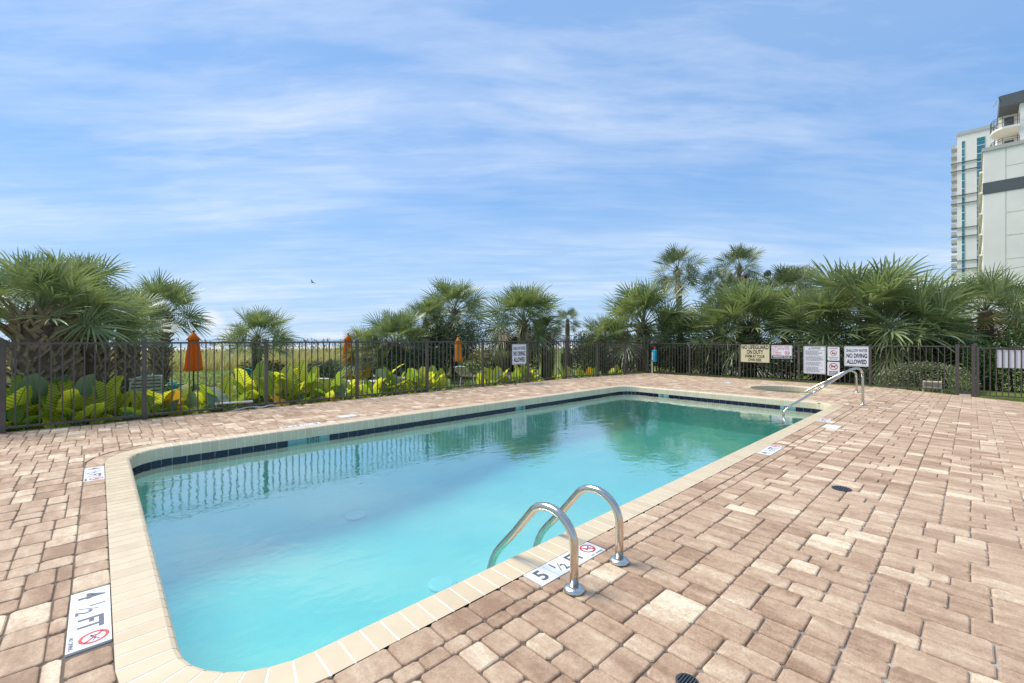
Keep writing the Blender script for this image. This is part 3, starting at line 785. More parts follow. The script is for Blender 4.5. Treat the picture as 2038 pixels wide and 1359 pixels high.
# ------------------------------------------------------------------ signs
def sign(label, o, xd, w, h, face, border=None, cat='sign'):
    """o: top-left corner; returns (thing, frame) with x to the reader's right and y up"""
    xd = Vector(xd); F = frame((o[0], o[1], o[2]-h), xd, (0, 0, 1)); t = thing('warning_sign', label, cat, F @ Vector((w/2, 0, 0)), group='warning signs on the pool fence')
    mb = MB(); r = .012; vs = [(r, 0), (w-r, 0), (w, r), (w, h-r), (w-r, h), (r, h), (0, h-r), (0, r)]
    flat(mb, F, vs, 0, -.004, .005); obj('sign_board', mb.mesh('sign_board', face), t, world=True)
    if border:
        mb = MB(); q = .016; tk = .007
        for a, b in (((q, q), (w-q, q+tk)), ((q, h-q-tk), (w-q, h-q)), ((q, q+tk), (q+tk, h-q-tk)), ((w-q-tk, q+tk), (w-q, h-q-tk))):
            flat(mb, F, [a, (b[0], a[1]), b, (a[0], b[1])], 0, .0012, .0008)
        obj('border', mb.mesh('border', border), t, world=True)
    mb = MB()
    for x in (.03, w-.03):
        for y in (.03, h-.03): disc(mb, F, x, y, .006, 0, .001, 8)
    obj('screw', mb.mesh('screw', M['flange']), t, world=True)
    return t, F
def letter(t, F, lines, mat, name='lettering'):
    mb = MB()
    for s, x, y, size, fitw, off in lines: put_text(mb, F, s, x, y, size, 1, off, fitw=fitw)
    obj(name, mb.mesh(name, mat), t, world=True)
XS = 17.345; RD = (0, -1, 0)
t, F = sign('cream NO LIFEGUARD ON DUTY sign on the far fence', (XS, 5.92, 1.165), RD, .955, .635, M['cream'])
letter(t, F, [('NO LIFEGUARD', .4775, .54, .20, .90, .006), ('ON DUTY', .4775, .365, .20, .55, .006), ('SWIM AT YOUR', .4775, .21, .15, .66, .004), ('OWN RISK', .4775, .08, .15, .45, .004)], M['black'])
t, F = sign('white smoke free sign with red lettering and black strip at its foot', (XS, 4.90, 1.15), RD, .635, .46, M['white'], M['faint'])
letter(t, F, [('THIS POOL AREA', .30, .405, .06, .52, .0012), ('IS A SMOKE FREE', .30, .335, .06, .52, .0012), ('ZONE', .12, .265, .055, .16, .0012), ('NO SMOKING', .18, .2, .05, .27, .001), ('NO VAPING', .17, .14, .05, .25, .001)], M['pink'])
mb = MB(); flat(mb, F, [(.012, .012), (.623, .012), (.623, .105), (.012, .105)], 0, .0014); obj('black_strip', mb.mesh('black_strip', M['black']), t, world=True)
mb = MB(); put_text(mb, F, 'MERIDIAN PLAZA', .3175, .058, .07, 1, .002, z=.0018, fitw=.54); obj('strip_lettering', mb.mesh('strip_lettering', M['white']), t, world=True)
mb = MB(); ring(mb, F, .49, .2, .062, .076); seg(mb, F, (.44, .245), (.54, .155), .012); obj('prohibition_ring', mb.mesh('prohibition_ring', M['red']), t, world=True)
mb = MB(); seg(mb, F, (.445, .19), (.515, .19), .018, 0, .001); seg(mb, F, (.525, .2), (.54, .235), .008, 0, .001); seg(mb, F, (.51, .2), (.52, .235), .008, 0, .001); obj('cigarette_symbol', mb.mesh('cigarette_symbol', M['black']), t, world=True)
t, F = sign('tall white CAUTION rules sign covered in fine print', (XS, 3.925, 1.13), RD, .617, .915, M['white'], M['ink'])
letter(t, F, [('CAUTION', .34, .845, .08, .27, .002)], M['ink'])
mb = MB(); flat(mb, F, [(.14, .815), (.19, .815), (.165, .865)]); obj('warning_triangle', mb.mesh('warning_triangle', M['ink']), t, world=True)
mb = MB(); seg(mb, F, (.03, .785), (.587, .785), .006); obj('rule_line', mb.mesh('rule_line', M['ink']), t, world=True); mb = MB()
random.seed(3)
for k in range(27):
    y = .755-k*.0265
    if k in (6, 13, 19): continue
    x = .055; end = random.uniform(.38, .56)
    while x < end:
        w_ = random.uniform(.02, .06); flat(mb, F, [(x, y-.006), (min(end, x+w_), y-.006), (min(end, x+w_), y+.006), (x, y+.006)]); x += w_+.012
obj('fine_print', mb.mesh('fine_print', M['grey']), t, world=True, kind='stuff')
random.seed(11)
t, F = sign('small white PLEASE NO BOTTLES OR GLASS sign above the no dogs sign', (XS, 3.255, 1.12), RD, .315, .45, M['white'])
letter(t, F, [('PLEASE', .1575, .40, .06, .22, .001), ('NO BOTTLES', .1575, .105, .05, .25, .0008), ('OR GLASS', .1575, .05, .05, .20, .0008)], M['grey'])
mb = MB(); ring(mb, F, .1575, .25, .075, .09); seg(mb, F, (.1, .305), (.215, .195), .014); obj('prohibition_ring', mb.mesh('prohibition_ring', M['red']), t, world=True)
mb = MB(); seg(mb, F, (.14, .215), (.14, .26), .03, 0, .001); seg(mb, F, (.14, .26), (.14, .295), .014, 0, .001); flat(mb, F, [(.17, .21), (.2, .21), (.205, .26), (.165, .26)], 0, .001); obj('bottle_symbol', mb.mesh('bottle_symbol', M['black']), t, world=True)
t, F = sign('small white NO DOGS ALLOWED sign below the PLEASE sign', (XS, 3.26, .63), RD, .325, .445, M['white'])
letter(t, F, [('NO DOGS', .1625, .115, .07, .24, .003), ('ALLOWED', .1625, .05, .07, .25, .003)], M['black'])
mb = MB(); ring(mb, F, .1625, .295, .095, .115); seg(mb, F, (.09, .365), (.235, .225), .018); obj('prohibition_ring', mb.mesh('prohibition_ring', M['red']), t, world=True)
mb = MB(); seg(mb, F, (.105, .305), (.20, .305), .035, 0, .001)
for x in (.112, .128, .182, .196): seg(mb, F, (x, .295), (x+random.uniform(-.008, .008), .25), .011, 0, .001)
seg(mb, F, (.195, .305), (.225, .33), .022, 0, .001); seg(mb, F, (.22, .33), (.245, .325), .02, 0, .001); seg(mb, F, (.105, .31), (.085, .335), .009, 0, .001); obj('dog_symbol', mb.mesh('dog_symbol', M['black']), t, world=True)
SH = lambda w, h: [('SHALLOW WATER', w/2, h*.785, h*.225, w*.84, .003), ('NO DIVING', w/2, h*.52, h*.30, w*.82, .007), ('ALLOWED', w/2, h*.22, h*.30, w*.80, .007)]
t, F = sign('white SHALLOW WATER NO DIVING ALLOWED sign beside the stair handrail', (XS, 2.815, 1.14), RD, .63, .63, M['white'], M['ink']); letter(t, F, SH(.63, .63), M['ink'])
t, F = sign('white SHALLOW WATER NO DIVING ALLOWED sign on the lawn side fence', (9.18, 9.672, 1.215), (1, 0, 0), .61, .625, M['white'], M['ink']); letter(t, F, SH(.61, .625), M['ink'])

# box on a pale post at the fence corner
t = thing('phone_box', 'turquoise and white box on a pale post at the fence corner', 'box', (17.30, 9.40, -.1))
mb = MB(); mb.box((17.27, 9.44, -.11), (17.31, 9.49, .42)); obj('post', mb.mesh('post', pmat('pale_post', (.62, .55, .40), .7)), t, world=True)
mb = MB(); mb.add([(17.24, 9.30, .40), (17.40, 9.30, .40), (17.40, 9.46, .40), (17.24, 9.46, .40), (17.24, 9.30, .88), (17.40, 9.30, .93), (17.40, 9.46, .93), (17.24, 9.46, .88)], [(3, 2, 1, 0), (4, 5, 6, 7), (0, 1, 5, 4), (1, 2, 6, 5), (2, 3, 7, 6), (3, 0, 4, 7)])
obj('case', mb.mesh('case', pmat('turquoise_plastic', (.03, .42, .60), .4)), t, world=True)
mb = MB(); mb.box((17.225, 9.385, .47), (17.238, 9.455, .80)); obj('front_panel', mb.mesh('front_panel', M['white']), t, world=True)
mb = MB(); mb.lathe([(.03, 0), (.045, .05), (.03, .1), (.005, .12)], (17.33, 9.36, .935), 10); obj('red_knob', mb.mesh('red_knob', M['red']), t, world=True)

# ------------------------------------------------------------------ palms
M['frond'] = leafmat('palm_frond', (.07, .115, .04), (.38, .44, .21), .30, .38, gloss=.55, tcol=(.34, .42, .07), rand='both')  # pale and dark segments put sun highlights into the frond colour
M['frond_far'] = leafmat('distant_palm_frond', (.08, .115, .05), (.28, .32, .15), .2, .5, gloss=.4, rand='both')
M['frond_gold'] = leafmat('ageing_frond', (.26, .20, .05), (.42, .33, .09), .3, .45)
M['frond_dead'] = leafmat('dead_frond', (.16, .085, .04), (.30, .17, .075), .1, .8, gloss=.2)
M['bark'] = pmat('palm_bark', (.15, .105, .07), .9, var=.35, scale=9, bump=.6, bscale=30)
M['boot'] = pmat('palm_leaf_base', (.36, .27, .17), .85, var=.45, scale=7, bump=.4, bscale=40)
def frond_mesh(seed, elev, lp=.92, rb=1.02, nseg=34, droop=.5, spread=130, curl=.55, roll=0.):
    """one fan leaf: bent petiole in the XZ plane, then a folded, split blade with hanging tips"""
    r = random.Random(seed); mb = MB(); pts = [Vector((0, 0, 0))]; e = elev; ds = lp/6
    for i in range(6):
        pts.append(pts[-1]+Vector((math.cos(e), 0, math.sin(e)))*ds); e -= R(droop*7)
    mb.tube(pts, [.026, .02, .016, .013, .012, .011, .01], 4)
    P = pts[-1]; costa = [P.copy()]; ee = e
    for i in range(4):
        costa.append(costa[-1]+Vector((math.cos(ee), 0, math.sin(ee)))*rb*.09); ee -= R(droop*22)
    d = Vector((math.cos(e-.15), 0, math.sin(e-.15))); t = Matrix.Rotation(roll, 3, d) @ Vector((0, 1, 0)); nrm = t.cross(d)*-1
    if nrm.z < 0: nrm = -nrm
    dphi = R(spread*2/(nseg-1))
    for k in range(nseg):
        phi = R(-spread+spread*2*k/(nseg-1))+r.uniform(-.03, .03); c = 1-abs(phi)/R(spread)
        ci = c*3.99; b = costa[int(ci)].lerp(costa[min(4, int(ci)+1)], ci-int(ci))
        L = rb*(.74+.20*math.cos(phi))*r.uniform(.88, 1.06)
        u = (d*math.cos(phi)+t*math.sin(phi)+nrm*(.34*abs(math.sin(phi))+r.uniform(-.05, .05))).normalized()
        w = t*math.cos(phi)-d*math.sin(phi); w = (w+nrm*r.uniform(-.35, .35)).normalized()
        st = [(.0, .012), (.34, 1.0), (.58, .74), (.82, .46), (1.0, .03)]; vs = []
        cu = curl*r.uniform(.5, 1.3)
        for q, wd in st:
            p = b+u*(L*q)+Vector((0, 0, -cu*L*max(0, q-.35)**2*1.1))
            hw = wd*L*.34*dphi*.50 if q else .008; vs += [p-w*hw, p+w*hw]
        mb.add(vs, [(2*i, 2*i+2, 2*i+3, 2*i+1) for i in range(4)])
    return mb
ELEVS = [80, 58, 36, 14, -10, -34]
FR = {}
def frond(kind, ei, var):
    key = (kind, ei, var)
    if key not in FR:
        FR[key] = frond_mesh(ei*10+var, R(ELEVS[ei]), nseg=22 if kind == 'frond_far' else 28, droop=.26+.07*var, curl=.14+.10*var, roll=R((-50, 18, 55, -12)[var])).mesh('frond', M[kind])
    return FR[key]
def boot_mesh():
    mb = MB(); mb.add([(-.06, 0, 0), (.06, 0, 0), (.036, .015, .13), (-.036, .015, .13), (-.022, .13, .42), (.022, .13, .42),
                       (-.055, .03, 0), (.055, .03, 0), (.03, .05, .12), (-.03, .05, .12), (-.018, .155, .41), (.018, .155, .41)],
                      [(0, 1, 2, 3), (3, 2, 5, 4), (7, 6, 9, 8), (8, 9, 10, 11), (1, 7, 8, 2), (2, 8, 11, 5), (6, 0, 3, 9), (9, 3, 4, 10), (4, 5, 11, 10)])
    return mb.mesh('leaf_base', M['boot'])
BOOT = boot_mesh()
def palm(label, x, y, zc, cr, tr=.2, n=40, kind='frond', boots=0, lo=5, dead=0, gold=0, lean=(0, 0), top=0, seed=None):
    """zc: height where the leaves spring; cr: crown radius"""
    r = random.Random(seed or label); z0 = groundz(x, y)
    t = thing('palm_tree', label, 'palm tree', (x, y, z0), group='cabbage palms round the pool')
    H = zc-z0; mb = MB(); N = 10; prof = []
    for i in range(N+1):
        q = i/N; prof.append((lean[0]*(q-1)*(1-q)*0+lean[0]*q, lean[1]*q, H*q-.15*(i == 0)))
    mb.tube(prof, [tr*(1.25 if i == 0 else 1.0 if i < N-1 else .8)*(1+.05*r.uniform(-1, 1)) for i in range(N+1)], 10)
    obj('trunk', mb.mesh('trunk', M['bark'], True), t)
    if boots:
        rows = int(H/.15); per = max(5, int(2*math.pi*tr/.16))
        for a in range(max(0, rows-boots), rows+1):
            for k in range(per):
                w = 2*math.pi*(k+.5*(a % 2))/per+r.uniform(-.12, .12); q = min(1, a*.15/H)
                c = (lean[0]*q+math.cos(w)*tr*.86, lean[1]*q+math.sin(w)*tr*.86, a*.15-.05+r.uniform(-.03, .03))
                obj('leaf_base', BOOT, t, loc=c, rot=(r.uniform(-.35, .1), r.choice((-1, 1))*r.uniform(.45, .85), w-math.pi/2), scale=r.uniform(.65, .95)*min(1.1, tr/.28))
    sc = cr/1.72
    for k in range(n):
        q = (k+.5)/n; ei = min(lo, int(q*(lo+1)+r.uniform(-.4, .4)+.0)); ei = max(top, ei)
        az = k*2.39996+r.uniform(-.3, .3)
        kd = kind
        if ei >= 4 and r.random() < gold: kd = 'frond_gold'
        if ei >= 5 and r.random() < dead: kd = 'frond_dead'
        s = sc*r.uniform(.85, 1.12)*(.88 if ei == 0 else 1)
        obj('frond', frond(kd, ei, r.randrange(4)), t, loc=(lean[0], lean[1], H-.02-.25*sc*q), rot=(r.uniform(-.2, .2), r.uniform(-.15, .15), az), scale=s)
    for k in range(int(dead*6)):
        az = r.uniform(0, 6.28); obj('frond', frond('frond_dead', 5, 0), t, loc=(lean[0], lean[1], H-.3*sc), rot=(r.uniform(-.5, .5), .75, az), scale=sc*.8)
    return t
palm('big cabbage palm with a thick criss-cross bark trunk at the far left', -0.8, 11.85, 1.85, 1.2, 0.33, 46, boots=20, gold=.15, lo=3)
palm('leaning palm close behind the thick palm at the left', -0.08, 12.75, 1.6, 1.05, 0.27, 36, boots=16, gold=.2, lo=3)
palm('palm whose dark crown tops the left palm clump', -0.5, 15.2, 2.45, 1.2, 0.25, 40, boots=8, lo=3)
palm('low palm with pale drooping fronds between the left clump and the lone palm', 0.58, 15.4, 1.75, 1.05, 0.24, 32, boots=8, lo=3)
palm('palm partly cut by the left frame edge', -2.0, 15.0, 1.85, 1.1, 0.25, 34, lo=3)
palm('lone palm with patterned trunk left of the first orange umbrella', 1.84, 23.06, 2.55, 1.55, 0.3, 50, boots=18, dead=.3, lo=4)
palm('small round palm on the lawn edge right of the first orange umbrella', 5.81, 24.81, 1.45, 1.62, 0.22, 44, boots=3, lo=4)
palm('low spreading palm at the left end of the middle thicket', 9.9, 18.2, 1.12, 1.65, 0.3, 64, boots=4)
palm('lower palm on the left flank of the middle thicket', 9.0, 19.2, 0.85, 1.25, 0.2, 44)
palm('tall palm topping the middle thicket', 14.23, 19.58, 3.0, 1.85, 0.22, 62, boots=8, dead=.4)
palm('palm with dead brown fronds beside the tallest middle palm', 12.5, 19.8, 2.3, 1.35, 0.2, 46, dead=.6)
palm('broad palm behind the shallow water sign on the lawn fence', 15.56, 15.56, 2.35, 1.95, 0.24, 70, boots=6, dead=.5)
palm('small palm hidden at the right side of the broad middle palm', 16.4, 14.9, 1.7, 1.0, 0.18, 40, dead=.6)
palm('slim distant palm standing alone against the sky in the gap', 35.1, 28.7, 3.4, 1.35, 0.23, 30, 'frond_far')
palm('wide palm just behind the corner of the two fences', 19.2, 11.0, 2.1, 2.2, 0.27, 80, boots=12, dead=.25)
palm('low yellowing palm left of the wide corner palm', 18.1, 12.4, 1.4, 1.25, 0.2, 46, gold=.5)
palm('low palm filling the gap right of the wide corner palm', 19.6, 9.3, 1.4, 1.45, 0.22, 48)
palm('tallest slim palm rising above the corner palm', 36.9, 17.4, 7.5, 2.15, 0.24, 34, 'frond_far', boots=3, dead=.4, lean=(-.2, .3))
palm('short slim palm between the two tall distant palms', 37.2, 14.3, 5.8, 1.7, 0.25, 34, 'frond_far', boots=6, dead=.3)
palm('second tallest slim palm with rounded crown', 42.7, 14.7, 8.1, 2.05, 0.24, 36, 'frond_far', boots=3, dead=.6)
palm('palm with long arching fronds behind the lifeguard sign', 20.4, 6.65, 1.9, 2.1, 0.27, 80, boots=9, gold=.25, dead=.15)
palm('low palm between the corner palm and the lifeguard sign palm', 19.6, 7.7, 1.5, 1.55, 0.2, 52, gold=.35)
palm('distant palm with ragged dead skirt above the signs', 37.3, 8.7, 5.5, 1.55, 0.25, 26, 'frond_far', dead=.9)
palm('palm standing in front of the floodlight pole', 28.45, 8.85, 3.7, 1.4, .22, 44, 'frond_far', gold=.3, dead=.3)
palm('brownish drooping palm below the ragged distant palm', 27.4, 7.0, 3.9, 1.6, 0.25, 50, 'frond_far', gold=.7, dead=.5)
palm('huge palm with long silvery fronds behind the shallow water sign', 20.9, 2.6, 1.95, 2.55, 0.3, 84, boots=8, gold=.12)
palm('palm left of the huge silvery palm over the caution sign', 20.7, 4.15, 1.75, 1.8, 0.24, 60, gold=.3)
palm('palm right of the huge silvery palm drooping over the fence', 20.5, 1.35, 1.6, 1.75, 0.22, 60, gold=.2)
palm('palm with orange dead fronds in front of the white building', 22.1, -0.32, 2.35, 1.5, 0.2, 50, gold=.6, dead=.7)
palm('palm cut by the right frame edge in front of the white building', 22.6, -1.6, 2.0, 1.3, 0.2, 32)

# ------------------------------------------------------------------ shrubs, hedges, grasses
M['leaf_dark'] = leafmat('shaded_hedge_leaf', (.018, .038, .012), (.05, .09, .024), .15, .35, gloss=.5, rand='island')  # shade inside the growth put into the leaf colour
M['leaf_lit'] = leafmat('lit_hedge_leaf', (.035, .075, .018), (.10, .17, .04), .25, .32, gloss=.6, rand='island')  # lighter copy of the hedge leaf, sunlight put into its colour
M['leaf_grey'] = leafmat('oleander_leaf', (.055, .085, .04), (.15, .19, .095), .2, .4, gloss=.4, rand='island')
M['leaf_box'] = leafmat('clipped_shrub_leaf', (.11, .15, .065), (.32, .36, .18), .25, .4, rand='island')
M['twig'] = pmat('dark_twig', (.07, .05, .035), .9, var=.3)
def leaf_cloud(blobs, n, size, mat, name='foliage', shell=.6, ratio=2.4, seed=1):
    """leaf-sized rhombs through the volume of some ellipsoids (cx,cy,cz,rx,ry,rz)"""
    g = np.random.default_rng(seed); w = np.array([b[3]*b[4]*b[5] for b in blobs])**.7; w /= w.sum()
    idx = g.choice(len(blobs), n, p=w); B = np.array(blobs)[idx]
    v = g.normal(size=(n, 3)); v /= np.linalg.norm(v, axis=1)[:, None]
    rad = np.where(g.random(n) < shell, g.uniform(.82, 1.08, n), g.uniform(.2, .95, n)**.6)
    c = B[:, :3]+v*B[:, 3:]*rad[:, None]
    a = v*.6+g.normal(size=(n, 3))*.8; a /= np.linalg.norm(a, axis=1)[:, None]
    b = np.cross(a, g.normal(size=(n, 3))); b /= np.linalg.norm(b, axis=1)[:, None]
    L = size*g.uniform(.6, 1.3, n)[:, None]; Wd = L/ratio
    V = np.stack([c-a*L*.5, c+b*Wd*.5-a*L*.05, c+a*L*.5, c-b*Wd*.5-a*L*.05], axis=1)
    return quads_mesh(name, V, mat)
def shrub(label, x, y, blobs, n, size, mat, cat='shrub', name='shrub', group=None, ratio=2.4, stems=6, shell=.6, kindly=None):
    z = groundz(x, y); t = thing(name, label, cat, (x, y, z), group=group); sd = abs(hash(label)) % 1000 if False else sum(map(ord, label))
    obj('foliage', leaf_cloud(blobs, n, size, mat, seed=sd, ratio=ratio, shell=shell), t)
    r = random.Random(sd); mb = MB()
    for k in range(stems):
        b = r.choice(blobs); p = (b[0]+r.uniform(-.5, .5)*b[3], b[1]+r.uniform(-.5, .5)*b[4]); mb.tube([(p[0]*.6, p[1]*.6, -.1), (p[0]*.8, p[1]*.8, b[2]*.6), (p[0]*1.1, p[1]*1.1, b[2]+b[5]*.6)], [.03, .02, .008], 5)
    obj('stem', mb.mesh('stem', M['twig']), t, kind='stuff'); return t
def blobs(r, n, sx, sy, sz, br): return [(r.uniform(-sx, sx), r.uniform(-sy, sy), r.uniform(.25, 1)*sz, br*r.uniform(.7, 1.2), br*r.uniform(.7, 1.2), br*r.uniform(.6, 1.0)) for _ in range(n)]
rr = random.Random(5)
# dense growth behind the signs
hy = [(18.6, 9.2, 1.25), (18.7, 8.1, 1.2), (18.6, 6.9, 1.1), (18.9, 5.7, 1.25), (18.7, 4.6, 1.1), (18.9, 3.4, 1.2), (20.0, 2.0, 1.3), (20.3, .9, 1.45)]
where = ['behind the fence corner', 'left of the lifeguard sign', 'under the lifeguard sign', 'behind the smoke free sign', 'behind the caution sign', 'behind the no dogs sign', 'behind the shallow water sign', 'right of the shallow water sign']
for (x, y, h), w in zip(hy, where):
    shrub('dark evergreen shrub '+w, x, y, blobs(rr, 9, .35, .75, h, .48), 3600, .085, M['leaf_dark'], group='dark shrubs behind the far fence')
shrub('tall glossy green hedge behind the gate', 19.9, -1.0, blobs(rr, 14, .5, .8, 1.75, .55)+[(0, 0, .5, .8, 1.0, .6)], 8000, .10, M['leaf_lit'], 'hedge', 'hedge')
shrub('glossy green hedge at the right frame edge in front of the building', 21.0, -1.9, blobs(rr, 12, .7, .9, 2.0, .6), 6000, .10, M['leaf_lit'], 'hedge', 'hedge')
shrub('low rounded clipped shrub behind the fence near the gate', 18.35, 1.0, [(0, 0, .22, .6, 1.12, .62)], 7500, .055, M['leaf_box'], ratio=1.7, shell=.97)
# thicket in the middle
shrub('grey-green oleander bush under the tallest middle palm', 13.3, 18.0, blobs(rr, 16, 1.1, .7, 2.6, .8), 10500, .13, M['leaf_grey'], ratio=4.2)
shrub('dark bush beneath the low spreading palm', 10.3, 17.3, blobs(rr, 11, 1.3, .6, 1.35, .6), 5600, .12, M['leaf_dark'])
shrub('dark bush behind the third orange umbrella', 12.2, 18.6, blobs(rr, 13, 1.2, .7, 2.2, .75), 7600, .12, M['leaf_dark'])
shrub('lighter green bush left of the pampas grass', 14.3, 16.3, blobs(rr, 10, .8, .6, 1.9, .6), 6000, .10, M['leaf_lit'], ratio=3)
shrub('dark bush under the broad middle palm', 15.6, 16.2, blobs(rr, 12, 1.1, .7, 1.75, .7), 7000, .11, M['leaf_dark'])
shrub('dark feathery bush between slim palm and corner palm', 18.0, 13.3, blobs(rr, 15, 1.0, .9, 2.0, .65), 8000, .11, M['leaf_grey'])
shrub('dark bush behind the fence left of the corner palm', 17.2, 11.6, blobs(rr, 8, .5, .7, .9, .5), 3600, .10, M['leaf_dark'])
shrub('small yucca-like bush left of the second orange umbrella', 7.9, 22.6, blobs(rr, 7, .9, .5, .7, .5), 2600, .2, M['leaf_grey'], ratio=6)
shrub('low bush below the small round palm', 6.0, 24.0, blobs(rr, 7, 1.0, .5, .6, .5), 2400, .18, M['leaf_dark'], ratio=5)
shrub('green bush beside the left palm clump', .85, 15.9, blobs(rr, 7, .35, .5, .9, .42), 2600, .10, M['leaf_lit'])
# pampas grass
M['pampas'] = leafmat('pampas_blade', (.16, .18, .06), (.36, .36, .16), .4, .5, rand='island')
M['plume'] = leafmat('pampas_plume', (.62, .42, .30), (.80, .62, .48), .4, .8, gloss=.1, rand='island')
def pampas(label, x, y, h, rad, npl, sd):
    z = groundz(x, y); t = thing('pampas_grass', label, 'ornamental grass', (x, y, z), group='pampas grass clumps'); g = np.random.default_rng(sd); n = 520
    w = g.uniform(0, 2*np.pi, n); o = np.stack([np.cos(w), np.sin(w), 0*w], 1); base = o*(g.uniform(0, .25, n)*rad)[:, None]
    L = h*g.uniform(.6, 1.0, n)[:, None]; out = (g.uniform(.1, 1., n)*rad)[:, None]; side = np.stack([-np.sin(w), np.cos(w), 0*w], 1)*.009
    up = np.array([0, 0, 1.])
    p0 = base; p1 = base+o*out*.35+up*L*.7; p2 = base+o*out+up*L*.95*(1-.3*out/rad)
    V = np.concatenate([np.stack([p0-side, p0+side, p1+side, p1-side], 1), np.stack([p1-side, p1+side, p2+side*.2, p2-side*.2], 1)])
    obj('grass_blades', quads_mesh('grass_blades', V, M['pampas']), t, kind='stuff')
    for k in range(npl):
        a = g.uniform(0, 6.28); q = g.uniform(.1, .6)*rad; c = np.array([math.cos(a)*q, math.sin(a)*q, h*g.uniform(.95, 1.12)])
        N = 70; s = g.uniform(0, 1, N); wd = .065*np.sin(np.pi*np.clip(s*.9+.08, 0, 1)); an = g.uniform(0, 6.28, N)
        p = c+np.stack([np.cos(an)*wd, np.sin(an)*wd, s*.36-.12], 1); d = np.stack([np.cos(an)*.02, np.sin(an)*.02, 0*s+.035], 1); b = np.stack([-np.sin(an)*.008, np.cos(an)*.008, 0*s], 1)
        obj('plume', quads_mesh('plume', np.stack([p-b, p+b, p+d+b*.3, p+d-b*.3], 1), M['plume']), t)
pampas('pampas grass clump left of the shallow water sign on the lawn fence', 13.5, 14.9, 1.95, .75, 6, 1)
pampas('pampas grass clump behind the shallow water sign on the lawn fence', 14.6, 14.55, 2.0, .75, 7, 2)
pampas('pampas grass clump right of the shallow water sign on the lawn fence', 15.8, 14.1, 1.97, .8, 8, 3)
pampas('rightmost pampas grass clump below the slim palm', 16.7, 13.7, 1.85, .7, 5, 4)
# dune grass with sea oats along the top, golden flowers at its foot
M['dune'] = leafmat('dune_grass_blade', (.40, .38, .11), (.64, .56, .24), .5, .7, gloss=.2, rand='island')
M['oat'] = leafmat('sea_oat_head', (.22, .16, .09), (.36, .28, .16), .2, .8, gloss=.1, rand='island')
M['gold'] = leafmat('golden_flower', (.62, .48, .03), (.8, .66, .07), .4, .7, gloss=.1, rand='island')
def scatter(n, x0, x1, y0, y1, g): return np.stack([g.uniform(x0, x1, n), y0+(y1-y0)*g.random(n)**1.3], 1)
def blades(P, h, w, g, lean=.25, z=None):
    n = len(P); a = g.uniform(0, 2*np.pi, n); zz = np.array([groundz(x, y) for x, y in P]) if z is None else z
    b = np.stack([P[:, 0], P[:, 1], zz], 1); H = h*g.uniform(.6, 1.15, n); s = np.stack([np.cos(a), np.sin(a), 0*a], 1)*w
    l = np.stack([g.normal(0, lean, n)*H, g.normal(0, lean, n)*H, H], 1)
    return np.stack([b-s, b+s, b+l*.6+s*.8, b+l], 1)
g = np.random.default_rng(21)
obj('dune_grass', quads_mesh('dune_grass', blades(scatter(42000, -28, 30, 32.5, 60, g), 1.02, .03, g), M['dune']), kind='stuff', label='yellow-green dune grass between the lawn and the beach', cat='dune grass')
Pq = scatter(900, -25, 26, 34, 58, g); V = blades(Pq, 1.75, .008, g, .1); tip = V[:, 3, :]
hd = []
for k in range(4):
    o = g.normal(0, .03, (len(tip), 3)); c = tip+o+np.array([.03*k, .02*k, -.05*k]); s = np.stack([np.full(len(tip), .022), np.full(len(tip), -.02), np.zeros(len(tip))], 1); d = np.array([.02, .01, .11])
    hd.append(np.stack([c-s, c+s, c+d+s*.4, c+d-s*.4], 1))
obj('sea_oats', quads_mesh('sea_oats', np.concatenate([V]+hd), M['oat']), kind='stuff', label='brown sea oat heads standing above the dune grass', cat='sea oats')
Pg = scatter(5200, -20, 24, 32.6, 38, g); Pg = Pg[(np.sin(Pg[:, 0]*.9)+np.sin(Pg[:, 0]*.37+2)) > .1]
zz = np.array([groundz(x, y) for x, y in Pg])+g.uniform(.3, .72, len(Pg))
obj('golden_flowers', quads_mesh('golden_flowers', blades(Pg, .16, .045, g, .5, zz), M['gold']), kind='stuff', label='golden wildflowers along the front of the dune grass', cat='wildflowers')
M['turf'] = leafmat('turf_blade', (.13, .19, .035), (.30, .34, .09), .4, .6, gloss=.2, rand='island')
obj('turf', quads_mesh('turf', np.concatenate([blades(scatter(26000, -4, 18, 9.9, 19, g), .065, .012, g, .5), blades(scatter(9000, -6, 20, 19, 32, g), .09, .03, g, .5)]), M['turf']), kind='stuff', label='short lawn grass behind the pool fence', cat='lawn grass')

# ------------------------------------------------------------------ elephant ears along the lawn fence
VE = (.045, .105, .018)
M['ear_yellow'] = leafmat('sunlit_ear_leaf', (.52, .56, .04), (.74, .70, .06), .70, .42, True, (.10, .20, .02), tcol=(.92, .90, .05))  # glow of sun through the leaf put into its yellow
M['ear_green'] = leafmat('green_ear_leaf', (.22, .35, .03), (.42, .52, .05), .58, .42, True, (.05, .12, .015), tcol=(.45, .60, .04))
M['ear_sky'] = leafmat('sky_sheen_ear_leaf', (.13, .22, .11), (.24, .34, .19), .3, .38, True, (.15, .22, .12))  # bluish cast of the reflected sky put into the leaf colour
M['ear_orange'] = leafmat('withered_ear_leaf', (.58, .30, .015), (.72, .42, .03), .5, .6, True, (.40, .22, .02), tcol=(.85, .45, .03))
M['ear_stalk'] = leafmat('ear_stalk', (.10, .19, .04), (.18, .28, .07), .2, .45)
